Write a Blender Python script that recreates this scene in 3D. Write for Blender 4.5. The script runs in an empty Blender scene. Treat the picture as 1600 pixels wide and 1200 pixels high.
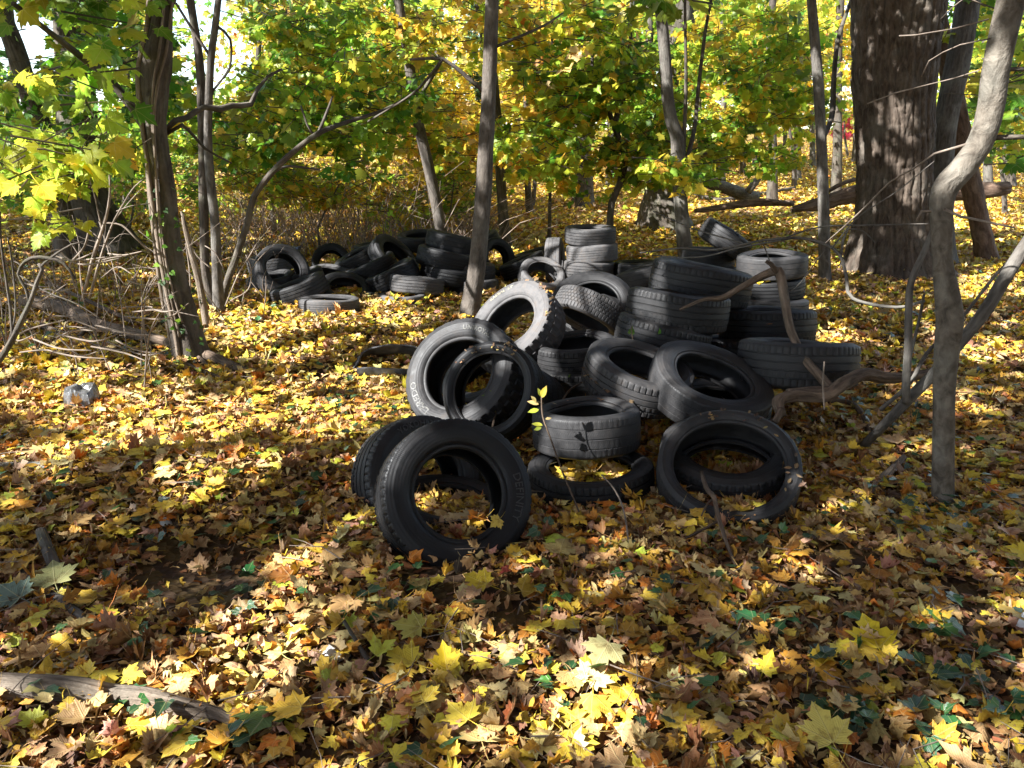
import bpy, math, random
import numpy as np
from mathutils import Matrix, Vector

# ------------------------------------------------------------------ camera, sky, sun, exposure
SC = bpy.context.scene
COL = SC.collection
rad = math.radians
F = 1202.0                      # focal length in pixels of the 1600x1200 photograph
PITCH = rad(17.0)
CAM = np.array([0.0, 0.0, 1.65])
FWD = np.array([0.0, math.cos(PITCH), -math.sin(PITCH)])
UPV = np.array([0.0, math.sin(PITCH), math.cos(PITCH)])
RGT = np.array([1.0, 0.0, 0.0])
cd = bpy.data.cameras.new('camera')
cam = bpy.data.objects.new('camera', cd)
COL.objects.link(cam)
cam.location = CAM
cam.rotation_euler = (math.pi / 2 - PITCH, 0, 0)
cd.sensor_width = 36.0
cd.lens = F / 1600.0 * 36.0
cd.clip_start = 0.05
cd.clip_end = 2000.0
SC.camera = cam

SUN_EL = rad(40.0)
SUN_AZ_LEFT = rad(28.0)         # the sun stands to the left, turned this far towards the viewer
SUN = np.array([-math.cos(SUN_AZ_LEFT) * math.cos(SUN_EL), -math.sin(SUN_AZ_LEFT) * math.cos(SUN_EL), math.sin(SUN_EL)])
wd = bpy.data.worlds.new('World')
SC.world = wd
wd.use_nodes = True
wnt = wd.node_tree
bg = wnt.nodes['Background']
sky = wnt.nodes.new('ShaderNodeTexSky')
sky.sky_type = 'NISHITA'
sky.sun_disc = False
sky.dust_density = 0.3
sky.ozone_density = 1.0
sky.sun_elevation = SUN_EL
sky.sun_rotation = math.atan2(SUN[0], SUN[1])
hsv = wnt.nodes.new('ShaderNodeHueSaturation')     # the photograph is balanced for the shade
hsv.inputs['Saturation'].default_value = 0.78
wnt.links.new(sky.outputs[0], hsv.inputs['Color'])
wnt.links.new(hsv.outputs[0], bg.inputs[0])
bg.inputs[1].default_value = 0.10
sl = bpy.data.lights.new('sun', 'SUN')
sl.energy = 5.0
sl.angle = rad(0.53)
sl.color = (1.0, 0.99, 0.965)
so = bpy.data.objects.new('sun', sl)
COL.objects.link(so)
so.rotation_euler = Vector(SUN).to_track_quat('Z', 'Y').to_euler()
SC.view_settings.view_transform = 'Standard'
SC.view_settings.look = 'None'
SC.view_settings.gamma = 1.0
SC.view_settings.use_curve_mapping = False
SC.view_settings.exposure = 2.15
try:
    SC.cycles.max_bounces = 6
    SC.cycles.diffuse_bounces = 3
    SC.cycles.transmission_bounces = 4
    SC.cycles.transparent_max_bounces = 8
    SC.cycles.caustics_reflective = False
    SC.cycles.caustics_refractive = False
    SC.cycles.sample_clamp_indirect = 6.0
    SC.cycles.use_denoising = True
    SC.cycles.denoiser = 'OPENIMAGEDENOISE'
except Exception:
    pass

rng = np.random.default_rng(11)
random.seed(5)

# ------------------------------------------------------------------ helpers
def P(px, py, d):
    """World point seen at pixel (px, py) at depth d metres along the camera axis."""
    px = np.asarray(px, float); py = np.asarray(py, float); d = np.asarray(d, float)
    return CAM + d[..., None] * (FWD + ((px - 800) / F)[..., None] * RGT - ((py - 600) / F)[..., None] * UPV)

def proj(p):
    q = np.asarray(p, float) - CAM
    d = q @ FWD
    return 800 + F * (q @ RGT) / d, 600 - F * (q @ UPV) / d, d

_H = np.random.default_rng(77).random((256, 256))
def vnoise(x, y):
    x = np.asarray(x, float); y = np.asarray(y, float)
    xi = np.floor(x).astype(int); yi = np.floor(y).astype(int)
    u = x - xi; v = y - yi
    u = u * u * (3 - 2 * u); v = v * v * (3 - 2 * v)
    a = _H[xi & 255, yi & 255]; b = _H[(xi + 1) & 255, yi & 255]
    c = _H[xi & 255, (yi + 1) & 255]; e = _H[(xi + 1) & 255, (yi + 1) & 255]
    return (a * (1 - u) + b * u) * (1 - v) + (c * (1 - u) + e * u) * v
def fbm(x, y, o=3):
    s = 0.0; a = 0.5
    for k in range(o):
        s = s + a * vnoise(x * 2 ** k + 17 * k, y * 2 ** k + 31 * k); a *= 0.5
    return s / (1 - 0.5 ** o)

def gz(x, y):
    """Height of the forest floor."""
    x = np.asarray(x, float); y = np.asarray(y, float)
    t = np.maximum(0, np.minimum(y, 75) - 11.0)
    z = 0.058 * t * t / (t + 6.0)
    l = np.maximum(0, -x - 4.2)
    z = z + 0.11 * l * l / (l + 2.0) * np.clip((y - 6) / 6, 0, 1) * np.exp(-np.maximum(0, l - 12) / 15)
    n = (fbm(x * 0.55 + 40, y * 0.55 + 9) - 0.5) * 0.16 + (fbm(x * 2.1, y * 2.1 + 50) - 0.5) * 0.05
    z = z + n * np.clip(y / 2.5, 0.3, 1)
    z = z + 0.09 * np.exp(-(((x + 1.75) / 0.8) ** 2 + ((y - 3.75) / 0.35) ** 2))
    z = z - 0.09 * np.exp(-(((x + 1.25) / 0.55) ** 2 + ((y - 3.05) / 0.35) ** 2))
    z = z - 0.10 * np.exp(-(((x + 0.30) / 0.5) ** 2 + ((y - 3.80) / 0.5) ** 2))
    z = z - 0.05 * np.exp(-(((x - 0.75) / 0.9) ** 2 + ((y - 3.9) / 0.5) ** 2))
    return z

def ground(px, py):
    """Where the view ray through a pixel meets the forest floor: (x, y, z), depth."""
    lo = 1.0
    for d in np.concatenate([np.arange(1.2, 12, 0.05), np.arange(12, 90, 0.3)]):
        q = P(px, py, d)
        if q[2] <= gz(q[0], q[1]):
            return q, d
    return P(px, py, 90.0), 90.0

def norm(v):
    v = np.asarray(v, float)
    return v / np.maximum(np.linalg.norm(v, axis=-1, keepdims=True), 1e-9)

def mesh(name, verts, faces, mat=None, parent=None, uv=None, col=None, smooth=True, sharp=None):
    """faces: (m, k) int array, or a list of such arrays. uv and col are per vertex. Linked as ONE object."""
    me = bpy.data.meshes.new(name)
    fl = faces if isinstance(faces, list) else [faces]
    fl = [np.asarray(f, int) for f in fl if len(f)]
    loops = np.concatenate([f.ravel() for f in fl]).astype(np.int32)
    sizes = np.concatenate([np.full(len(f), f.shape[1]) for f in fl]).astype(np.int32)
    starts = np.concatenate([[0], np.cumsum(sizes)[:-1]]).astype(np.int32)
    verts = np.asarray(verts, np.float32)
    me.vertices.add(len(verts)); me.vertices.foreach_set('co', verts.ravel())
    me.loops.add(len(loops)); me.loops.foreach_set('vertex_index', loops)
    me.polygons.add(len(sizes)); me.polygons.foreach_set('loop_start', starts)
    me.polygons.foreach_set('use_smooth', np.full(len(sizes), smooth, bool))
    me.update(calc_edges=True)
    if uv is not None:
        l = me.uv_layers.new(name='UVMap')
        l.data.foreach_set('uv', np.asarray(uv, np.float32)[loops].ravel())
    if col is not None:
        c = me.color_attributes.new('Col', 'FLOAT_COLOR', 'POINT')
        c.data.foreach_set('color', np.asarray(col, np.float32).ravel())
    if sharp is not None:
        me.set_sharp_from_angle(angle=rad(sharp))
    o = bpy.data.objects.new(name, me)
    COL.objects.link(o)
    if mat is not None:
        me.materials.append(mat)
    if parent is not None:
        o.parent = parent
    return o

def tag(o, label=None, cat=None, group=None, kind=None):
    if label: o['label'] = label
    if cat: o['category'] = cat
    if group: o['group'] = group
    if kind: o['kind'] = kind
    return o

def thing(name, label, cat, loc=(0, 0, 0), group=None):
    o = bpy.data.objects.new(name, None)
    o.empty_display_size = 0.1
    COL.objects.link(o)
    o.location = [float(v) for v in loc]
    return tag(o, label, cat, group)

def local(v, parent):
    return np.asarray(v, float) - np.array(parent.location)

def spline(pts, step):
    """Catmull-Rom through rows of pts, about one sample every `step` metres (first three columns are the place)."""
    pts = np.asarray(pts, float)
    if len(pts) == 2:
        n = max(2, int(np.linalg.norm(pts[1, :3] - pts[0, :3]) / step) + 1)
        return pts[0] + np.linspace(0, 1, n)[:, None] * (pts[1] - pts[0])
    p = np.vstack([2 * pts[0] - pts[1], pts, 2 * pts[-1] - pts[-2]])
    out = []
    for i in range(1, len(p) - 2):
        n = max(1, int(np.linalg.norm(p[i + 1, :3] - p[i, :3]) / step))
        t = np.linspace(0, 1, n, endpoint=False)[:, None]
        a, b, c, e = p[i - 1], p[i], p[i + 1], p[i + 2]
        out.append(0.5 * (2 * b + (c - a) * t + (2 * a - 5 * b + 4 * c - e) * t ** 2 + (3 * b - a - 3 * c + e) * t ** 3))
    out.append(pts[-1:])
    return np.vstack(out)

def tube(path, seg=8, wob=0.0, ridge=0.0, nr=9, seed=0.0, cap=True, flare=0.0):
    """Lofted limb round path rows (x, y, z, r). Returns verts, [quads, tris], uv (metres round, metres along)."""
    path = np.asarray(path, float)
    c = path[:, :3]; r = np.maximum(path[:, 3], 1e-4)
    n = len(c)
    t = norm(np.gradient(c, axis=0))
    ref = np.array([0.31, 0.95, 0.05])
    if abs(t[0] @ ref) > 0.9: ref = np.array([0.9, 0.1, 0.4])
    a = np.zeros_like(c)
    a[0] = norm(ref - (ref @ t[0]) * t[0])
    for i in range(1, n):
        v = a[i - 1] - (a[i - 1] @ t[i]) * t[i]
        a[i] = norm(v)
    b = np.cross(t, a)
    th = np.linspace(0, 2 * np.pi, seg, endpoint=False)
    s = np.concatenate([[0], np.cumsum(np.linalg.norm(np.diff(c, axis=0), axis=1))])
    rr = np.repeat(r[:, None], seg, 1)
    if wob:
        rr = rr * (1 + wob * 2 * (fbm(np.cos(th)[None] * 1.3 + 5 + seed + 0 * s[:, None], np.sin(th)[None] * 1.3 + 7 + s[:, None] * 2.2 + seed) - 0.5))
    if ridge:
        u = th[None] / (2 * np.pi) * nr
        w = 0.9 * fbm(s[:, None] * 1.9 + seed, u * 0.55 + seed)
        q = np.abs(((u + w * 1.4) % 1.0) - 0.5) * 2
        brk = vnoise(u * 1.1 + seed, s[:, None] * 7 + seed * 3)
        hc = np.abs(((s[:, None] * 4.5 + 3 * vnoise(np.floor(u + w * 1.4) * 7.3 + seed, s[:, None] * .4)) % 1) - .5) * 2
        rr = rr - ridge * (np.clip(1 - q * 2.4, 0, 1) * (0.5 + 0.6 * brk) + 0.30 * (brk < 0.25) + 0.5 * np.clip(1 - hc * 5, 0, 1) + 0.35 * (vnoise(u * 3 + seed, s[:, None] * 26) - 0.5))
    if flare:
        lob = 0.5 + 0.5 * np.cos(th * 5 + seed)[None]
        rr = rr * (1 + flare * np.exp(-s[:, None] / 0.28) * (0.35 + 0.8 * lob))
    v = c[:, None] + rr[..., None] * (np.cos(th)[None, :, None] * a[:, None] + np.sin(th)[None, :, None] * b[:, None])
    i = np.arange(n - 1)[:, None]; j = np.arange(seg)[None]
    q = np.stack([i * seg + j, i * seg + (j + 1) % seg, (i + 1) * seg + (j + 1) % seg, (i + 1) * seg + j], -1).reshape(-1, 4)
    uv = np.stack([np.repeat((th * 0 + th)[None] / (2 * np.pi), n, 0) * 2 * np.pi * r.mean(), np.repeat(s[:, None], seg, 1)], -1).reshape(-1, 2)
    v = v.reshape(-1, 3)
    tr = np.zeros((0, 3), int)
    if cap:
        k = len(v)
        v = np.vstack([v, c[0], c[-1]])
        uv = np.vstack([uv, [[0, 0], [0, s[-1]]]])
        j = np.arange(seg)
        tr = np.vstack([np.stack([(j + 1) % seg, j, np.full(seg, k)], 1), np.stack([(n - 1) * seg + j, (n - 1) * seg + (j + 1) % seg, np.full(seg, k + 1)], 1)])
    return v, [q, tr], uv

def join(parts):
    """Several (verts, [quads, tris], uv) into one."""
    V, Q, T, U = [], [], [], []
    k = 0
    for v, (q, t), u in parts:
        V.append(v); U.append(u); Q.append(np.asarray(q, int).reshape(-1, 4) + k); T.append(np.asarray(t, int).reshape(-1, 3) + k); k += len(v)
    return np.vstack(V), [np.vstack(Q), np.vstack(T)], np.vstack(U)

# ------------------------------------------------------------------ materials
class NB:
    def __init__(s, name):
        s.m = bpy.data.materials.new(name); s.m.use_nodes = True
        s.t = s.m.node_tree; s.t.nodes.clear()
        s.out = s.n('ShaderNodeOutputMaterial')
    def n(s, typ, **kw):
        x = s.t.nodes.new(typ)
        for k, v in kw.items(): setattr(x, k, v)
        return x
    def set(s, sock, v):
        if isinstance(v, bpy.types.NodeSocket): s.t.links.new(v, sock)
        elif isinstance(v, (tuple, list)) and len(v) == 3 and sock.type == 'RGBA': sock.default_value = (*v, 1)
        else: sock.default_value = v
    def math(s, op, a, b=0.0, c=None, clamp=False):
        x = s.n('ShaderNodeMath', operation=op, use_clamp=clamp)
        s.set(x.inputs[0], a); s.set(x.inputs[1], b)
        if c is not None: s.set(x.inputs[2], c)
        return x.outputs[0]
    def noise(s, vec, scale, detail=3.0, rough=0.55, dist=0.0):
        x = s.n('ShaderNodeTexNoise')
        if vec is not None: s.set(x.inputs['Vector'], vec)
        s.set(x.inputs['Scale'], scale); s.set(x.inputs['Detail'], detail); s.set(x.inputs['Roughness'], rough); s.set(x.inputs['Distortion'], dist)
        return x.outputs['Fac']
    def voro(s, vec, scale, feature='F1', rnd=1.0):
        x = s.n('ShaderNodeTexVoronoi', feature=feature)
        if vec is not None: s.set(x.inputs['Vector'], vec)
        s.set(x.inputs['Scale'], scale); s.set(x.inputs['Randomness'], rnd)
        return x
    def ramp(s, fac, a, b, ca=0.0, cb=1.0):
        x = s.n('ShaderNodeMapRange', clamp=True)
        s.set(x.inputs[0], fac); x.inputs[1].default_value = a; x.inputs[2].default_value = b
        x.inputs[3].default_value = ca; x.inputs[4].default_value = cb
        return x.outputs[0]
    def mix(s, fac, a, b, mode='MIX'):
        x = s.n('ShaderNodeMix', data_type='RGBA', blend_type=mode)
        s.set(x.inputs[0], fac); s.set(x.inputs[6], a); s.set(x.inputs[7], b)
        return x.outputs[2]
    def mapping(s, vec, scale=(1, 1, 1), loc=(0, 0, 0)):
        x = s.n('ShaderNodeMapping')
        s.set(x.inputs[0], vec); x.inputs[1].default_value = loc; x.inputs[3].default_value = scale
        return x.outputs[0]
    def bump(s, h, strength, dist=0.01, prev=None):
        x = s.n('ShaderNodeBump')
        s.set(x.inputs['Height'], h); x.inputs['Strength'].default_value = strength; x.inputs['Distance'].default_value = dist
        if prev is not None: s.t.links.new(prev, x.inputs['Normal'])
        return x.outputs[0]
    def pbsdf(s, col, rough=0.6, normal=None, spec=0.5):
        x = s.n('ShaderNodeBsdfPrincipled')
        s.set(x.inputs['Base Color'], col); s.set(x.inputs['Roughness'], rough); s.set(x.inputs['Specular IOR Level'], spec)
        if normal is not None: s.t.links.new(normal, x.inputs['Normal'])
        return x.outputs[0]
    def done(s, sh):
        s.t.links.new(sh, s.out.inputs[0]); return s.m

def leaf_mat(name, trans=0.45, veins=False, rough=0.5, spots=0.0, spec=0.3, gain=1.0):
    b = NB(name)
    at = b.n('ShaderNodeAttribute', attribute_name='Col')
    c = at.outputs['Color']
    nrm = None
    if veins or spots:
        tc = b.n('ShaderNodeTexCoord').outputs['UV']
        sep = b.n('ShaderNodeSeparateXYZ'); b.t.links.new(tc, sep.inputs[0])
        off = b.n('ShaderNodeCombineXYZ'); b.set(off.inputs[2], b.math('MULTIPLY', at.outputs['Alpha'], 57.0))
        va = b.n('ShaderNodeVectorMath', operation='ADD'); b.t.links.new(tc, va.inputs[0]); b.t.links.new(off.outputs[0], va.inputs[1])
        nz = b.noise(va.outputs[0], 3.2, 4, 0.6)
        c = b.mix(b.ramp(nz, 0.52, 0.72, 0, spots), c, b.mix(1.0, c, (0.34, 0.22, 0.14), 'MULTIPLY'))
        c = b.mix(b.ramp(nz, 0.25, 0.48, 0.35, 0), c, b.mix(1.0, c, (1.25, 1.2, 1.0), 'MULTIPLY'))
    if veins:
        ax = b.math('ABSOLUTE', sep.outputs[0])
        th = b.math('ARCTAN2', ax, b.math('ADD', sep.outputs[1], 0.02))
        r = b.math('SQRT', b.math('ADD', b.math('MULTIPLY', ax, ax), b.math('MULTIPLY', sep.outputs[1], sep.outputs[1])))
        ds = [b.math('MULTIPLY', r, b.math('ABSOLUTE', b.math('SUBTRACT', th, a))) for a in (0.0, 0.93, 1.75)]
        m = b.math('MINIMUM', b.math('MINIMUM', ds[0], ds[1]), ds[2])
        v = b.ramp(m, 0.006, 0.022, 1, 0)
        c = b.mix(b.math('MULTIPLY', v, 0.42), c, b.mix(0.6, c, (0.62, 0.52, 0.24)))
        sec = b.math('SINE', b.math('MULTIPLY', b.math('SUBTRACT', r, b.math('MULTIPLY', m, 1.3)), 75.0))
        h = b.math('ADD', b.math('MULTIPLY', v, 0.8), b.math('MULTIPLY', sec, 0.14))
        nrm = b.bump(h, 0.45, 0.004)
    p = b.pbsdf(c, rough, nrm, spec)
    t = b.n('ShaderNodeBsdfTranslucent')
    b.set(t.inputs[0], b.mix(1.0, c, (gain, gain, gain * 0.8), 'MULTIPLY'))
    if nrm is not None: b.t.links.new(nrm, t.inputs[1])
    mx = b.n('ShaderNodeMixShader'); mx.inputs[0].default_value = trans
    b.t.links.new(p, mx.inputs[1]); b.t.links.new(t.outputs[0], mx.inputs[2])
    return b.done(mx.outputs[0])

def bark_mat(name, ca, cb, su=26.0, sv=5.0, strength=0.7, moss=0.0, paint=None, lichen=0.25, rough=0.9):
    b = NB(name)
    tc = b.n('ShaderNodeTexCoord')
    uv = tc.outputs['UV']
    m = b.mapping(uv, (su, sv, 1))
    n1 = b.noise(m, 1.0, 5, 0.62, 0.6)
    n2 = b.noise(tc.outputs['Object'], 3.0, 4, 0.6)
    n3 = b.noise(tc.outputs['Object'], 34.0, 4, 0.65)
    c = b.mix(b.ramp(n1, 0.32, 0.66), ca, cb)
    c = b.mix(b.ramp(n2, 0.5, 0.72, 0, lichen), c, (0.30, 0.30, 0.26))
    c = b.mix(b.ramp(n2, 0.48, 0.28, 0, 0.55), c, b.mix(1.0, c, (0.55, 0.5, 0.45), 'MULTIPLY'))
    c = b.mix(b.ramp(n3, 0.3, 0.75, 0.5, 0), c, b.mix(1.0, c, (0.6, 0.58, 0.55), 'MULTIPLY'))
    if moss:
        c = b.mix(b.ramp(b.noise(tc.outputs['Object'], 5.0, 5, 0.7), 0.5, 0.62, 0, moss), c, (0.05, 0.075, 0.025))
    if paint:
        for (x, y, z, r) in paint:
            vm = b.n('ShaderNodeVectorMath', operation='DISTANCE')
            b.t.links.new(tc.outputs['Object'], vm.inputs[0]); vm.inputs[1].default_value = (x, y, z)
            f = b.math('ADD', b.math('DIVIDE', vm.outputs['Value'], r), b.math('MULTIPLY', b.noise(tc.outputs['Object'], 28.0, 3), 1.1))
            c = b.mix(b.ramp(f, 0.9, 1.35, 0.85, 0), c, (0.06, 0.30, 0.55))
    h = b.math('ADD', n1, b.math('MULTIPLY', n3, 0.35))
    nr = b.bump(h, strength, 0.02)
    return b.done(b.pbsdf(c, rough, nr, 0.2))

def rubber_mat(name, part):
    b = NB(name)
    tc = b.n('ShaderNodeTexCoord').outputs['Object']
    oi = b.n('ShaderNodeAttribute', attribute_type='OBJECT', attribute_name='dust')
    dust = oi.outputs['Fac']
    geo = b.n('ShaderNodeNewGeometry')
    wn = b.noise(geo.outputs['Position'], 2.6, 5, 0.65)
    n2 = b.noise(geo.outputs['Position'], 19.0, 5, 0.7)
    fine = b.noise(tc, 160.0, 3, 0.6)
    base = b.mix(n2, (0.004, 0.0043, 0.005), (0.0125, 0.0125, 0.0135))
    f = b.math('MULTIPLY', b.ramp(b.math('ADD', b.math('MULTIPLY', wn, 0.6), b.math('MULTIPLY', n2, 0.4)), 0.27, 0.58), dust)
    base = b.mix(f, base, (0.135, 0.130, 0.130))
    sepn = b.n('ShaderNodeSeparateXYZ'); b.t.links.new(geo.outputs['Position'], sepn.inputs[0])
    mud = b.math('MULTIPLY', b.ramp(n2, 0.50, 0.66), b.math('MULTIPLY', dust, 0.9))
    base = b.mix(b.math('MULTIPLY', mud, b.ramp(wn, 0.45, 0.65)), base, (0.085, 0.058, 0.036))
    sp = b.n('ShaderNodeSeparateXYZ'); b.t.links.new(tc, sp.inputs[0])
    th = b.math('ARCTAN2', sp.outputs[1], sp.outputs[0])
    r = b.math('SQRT', b.math('ADD', b.math('MULTIPLY', sp.outputs[0], sp.outputs[0]), b.math('MULTIPLY', sp.outputs[1], sp.outputs[1])))
    if part == 'tread':
        ph = b.math('ADD', b.math('MULTIPLY', th, 150 / (2 * math.pi)), b.math('MULTIPLY', b.math('SINE', b.math('MULTIPLY', sp.outputs[2], 90.0)), 0.7))
        fr = b.math('ABSOLUTE', b.math('SUBTRACT', b.math('FRACT', ph), 0.5))
        sip = b.ramp(fr, 0.0, 0.12, 0, 1)
        n = b.bump(sip, 0.45, 0.004)
        n = b.bump(fine, 0.25, 0.003, n)
    elif part == 'side':
        rings = b.math('SINE', b.math('MULTIPLY', r, 420.0))
        fan = b.math('SINE', b.math('MULTIPLY', th, 240.0))
        fanm = b.ramp(b.noise(tc, 5.0, 1), 0.5, 0.56)
        h = b.math('ADD', b.math('MULTIPLY', rings, 0.25), b.math('MULTIPLY', b.math('MULTIPLY', fan, fanm), 0.22))
        n = b.bump(h, 0.35, 0.0025)
        n = b.bump(fine, 0.22, 0.003, n)
    else:
        n = b.bump(fine, 0.2, 0.003)
        base = b.mix(0.45, base, (0.006, 0.006, 0.0065))
    rg = b.ramp(b.math('ADD', n2, b.math('MULTIPLY', f, 0.5)), 0.3, 1.0, 0.40, 0.78)
    return b.done(b.pbsdf(base, rg, n, 0.24))

def flat_mat(name, ca, cb=None, scale=20.0, rough=0.7, bump=0.3, spec=0.3):
    b = NB(name)
    tc = b.n('ShaderNodeTexCoord').outputs['Object']
    n = b.noise(tc, scale, 5, 0.6)
    c = b.mix(b.ramp(n, 0.35, 0.65), ca, cb or ca)
    return b.done(b.pbsdf(c, rough, b.bump(n, bump, 0.01), spec))
M_TREAD = rubber_mat('tyre_tread_rubber', 'tread')
M_SIDE = rubber_mat('tyre_sidewall_rubber', 'side')
M_INNER = rubber_mat('tyre_inner_rubber', 'inner')
M_WHITE_LETTER = flat_mat('white_letter_rubber', (0.24, 0.235, 0.21), (0.09, 0.088, 0.08), 60, 0.7)
M_PALE_LETTER = flat_mat('faded_letter_rubber', (0.42, 0.38, 0.26), (0.16, 0.15, 0.12), 40, 0.8)
M_BLACK_LETTER = flat_mat('black_letter_rubber', (0.02, 0.02, 0.021), (0.034, 0.034, 0.034), 60, 0.45, spec=0.5)
M_SOIL = None

# ------------------------------------------------------------------ the ground
def soil_mat():
    b = NB('forest_soil')
    g = b.n('ShaderNodeNewGeometry').outputs['Position']
    v = b.voro(g, 11.0)
    v2 = b.voro(g, 26.0)
    n = b.noise(g, 1.3, 5, 0.6)
    leafc = b.n('ShaderNodeValToRGB')
    b.t.links.new(b.math('FRACT', b.math('MULTIPLY', v.outputs['Color'], 3.7)), leafc.inputs[0])
    e = leafc.color_ramp.elements
    e[0].color = (0.10, 0.055, 0.025, 1); e[1].color = (0.36, 0.22, 0.04, 1)
    k = leafc.color_ramp.elements.new(0.45); k.color = (0.20, 0.12, 0.05, 1)
    k = leafc.color_ramp.elements.new(0.75); k.color = (0.42, 0.28, 0.03, 1)
    dk = b.mix(b.noise(g, 30.0, 4), (0.028, 0.018, 0.011), (0.075, 0.048, 0.030))
    sep = b.n('ShaderNodeSeparateXYZ'); b.t.links.new(g, sep.inputs[0])
    far = b.ramp(sep.outputs[1], 7.0, 16.0, 0.12, 0.8)
    c = b.mix(far, dk, leafc.outputs[0])
    c = b.mix(b.ramp(n, 0.55, 0.7, 0, 0.6), c, dk)
    h = b.math('ADD', v.outputs['Distance'], b.math('MULTIPLY', v2.outputs['Distance'], 0.5))
    return b.done(b.pbsdf(c, 0.92, b.bump(h, 0.9, 0.05), 0.15))
M_SOIL = soil_mat()
ys = np.concatenate([np.linspace(-14, 0.8, 12), np.linspace(1.0, 7, 100), 7 + np.cumsum(np.linspace(0.07, 0.7, 60)), [35, 40, 46, 53, 62, 75, 95, 130, 190, 300, 600]])
xs = np.sinh(np.linspace(-1, 1, 241) * 4.6) / math.sinh(4.6) * 420
X, Y = np.meshgrid(xs, ys)
V = np.stack([X, Y, gz(X, Y)], -1).reshape(-1, 3)
nx = len(xs)
i, j = np.meshgrid(np.arange(len(ys) - 1), np.arange(nx - 1), indexing='ij')
Q = np.stack([i * nx + j, i * nx + j + 1, (i + 1) * nx + j + 1, (i + 1) * nx + j], -1).reshape(-1, 4)
tag(mesh('ground', V, Q, M_SOIL), 'leaf covered forest floor', None, None, 'structure')

# ------------------------------------------------------------------ tyres
def lathe(rows, N):
    n = len(rows)
    V = np.asarray(rows)
    i = np.arange(n - 1)[:, None]; j = np.arange(N)[None]
    q = np.stack([i * N + j, i * N + (j + 1) % N, (i + 1) * N + (j + 1) % N, (i + 1) * N + j], -1).reshape(-1, 4)
    return V.reshape(-1, 3), q

TYRES = []          # matrix, R, W, rim ratio, for the leaves to keep clear of

def text_mesh(body, size, offset=0.0, extrude=0.0012):
    cu = bpy.data.curves.new('lettering', 'FONT')
    cu.body = body; cu.size = size; cu.extrude = extrude; cu.offset = offset; cu.align_x = 'LEFT'; cu.resolution_u = 2
    o = bpy.data.objects.new('lettering', cu)
    COL.objects.link(o)
    dg = bpy.context.evaluated_depsgraph_get()
    me = bpy.data.meshes.new_from_object(o.evaluated_get(dg))
    bpy.data.objects.remove(o); bpy.data.curves.remove(cu)
    return me

DEFORM = {}
def lettering(parent, prof, body, size, r0, th0, mat, offset=0.0, lift=0.0015, extrude=0.0012, stretch=1.25):
    """Raised letters bent round the sidewall, tops outward, reading clockwise from angle th0 (degrees, anticlockwise from the right)."""
    me = text_mesh(body, size, offset, extrude)
    co = np.empty(len(me.vertices) * 3, np.float32); me.vertices.foreach_get('co', co); co = co.reshape(-1, 3)
    r = r0 + co[:, 1]
    th = rad(th0) - co[:, 0] * stretch / r0
    pr = np.array(prof); o = np.argsort(pr[:, 0])
    z = np.interp(r, pr[o, 0], pr[o, 1]) + lift + co[:, 2]
    sq_, zz_, rim_, h_ = DEFORM[parent.name]
    z = z + zz_(th) * (1 - np.clip((r - rim_) / h_, 0, 1) * .4)
    r = r * sq_(th)
    co = np.stack([r * np.cos(th), r * np.sin(th), z], 1).astype(np.float32)
    me.vertices.foreach_set('co', co.ravel()); me.update()
    me.materials.clear(); me.materials.append(mat)
    ob = bpy.data.objects.new('lettering', me); COL.objects.link(ob); ob.parent = parent
    return ob

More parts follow.
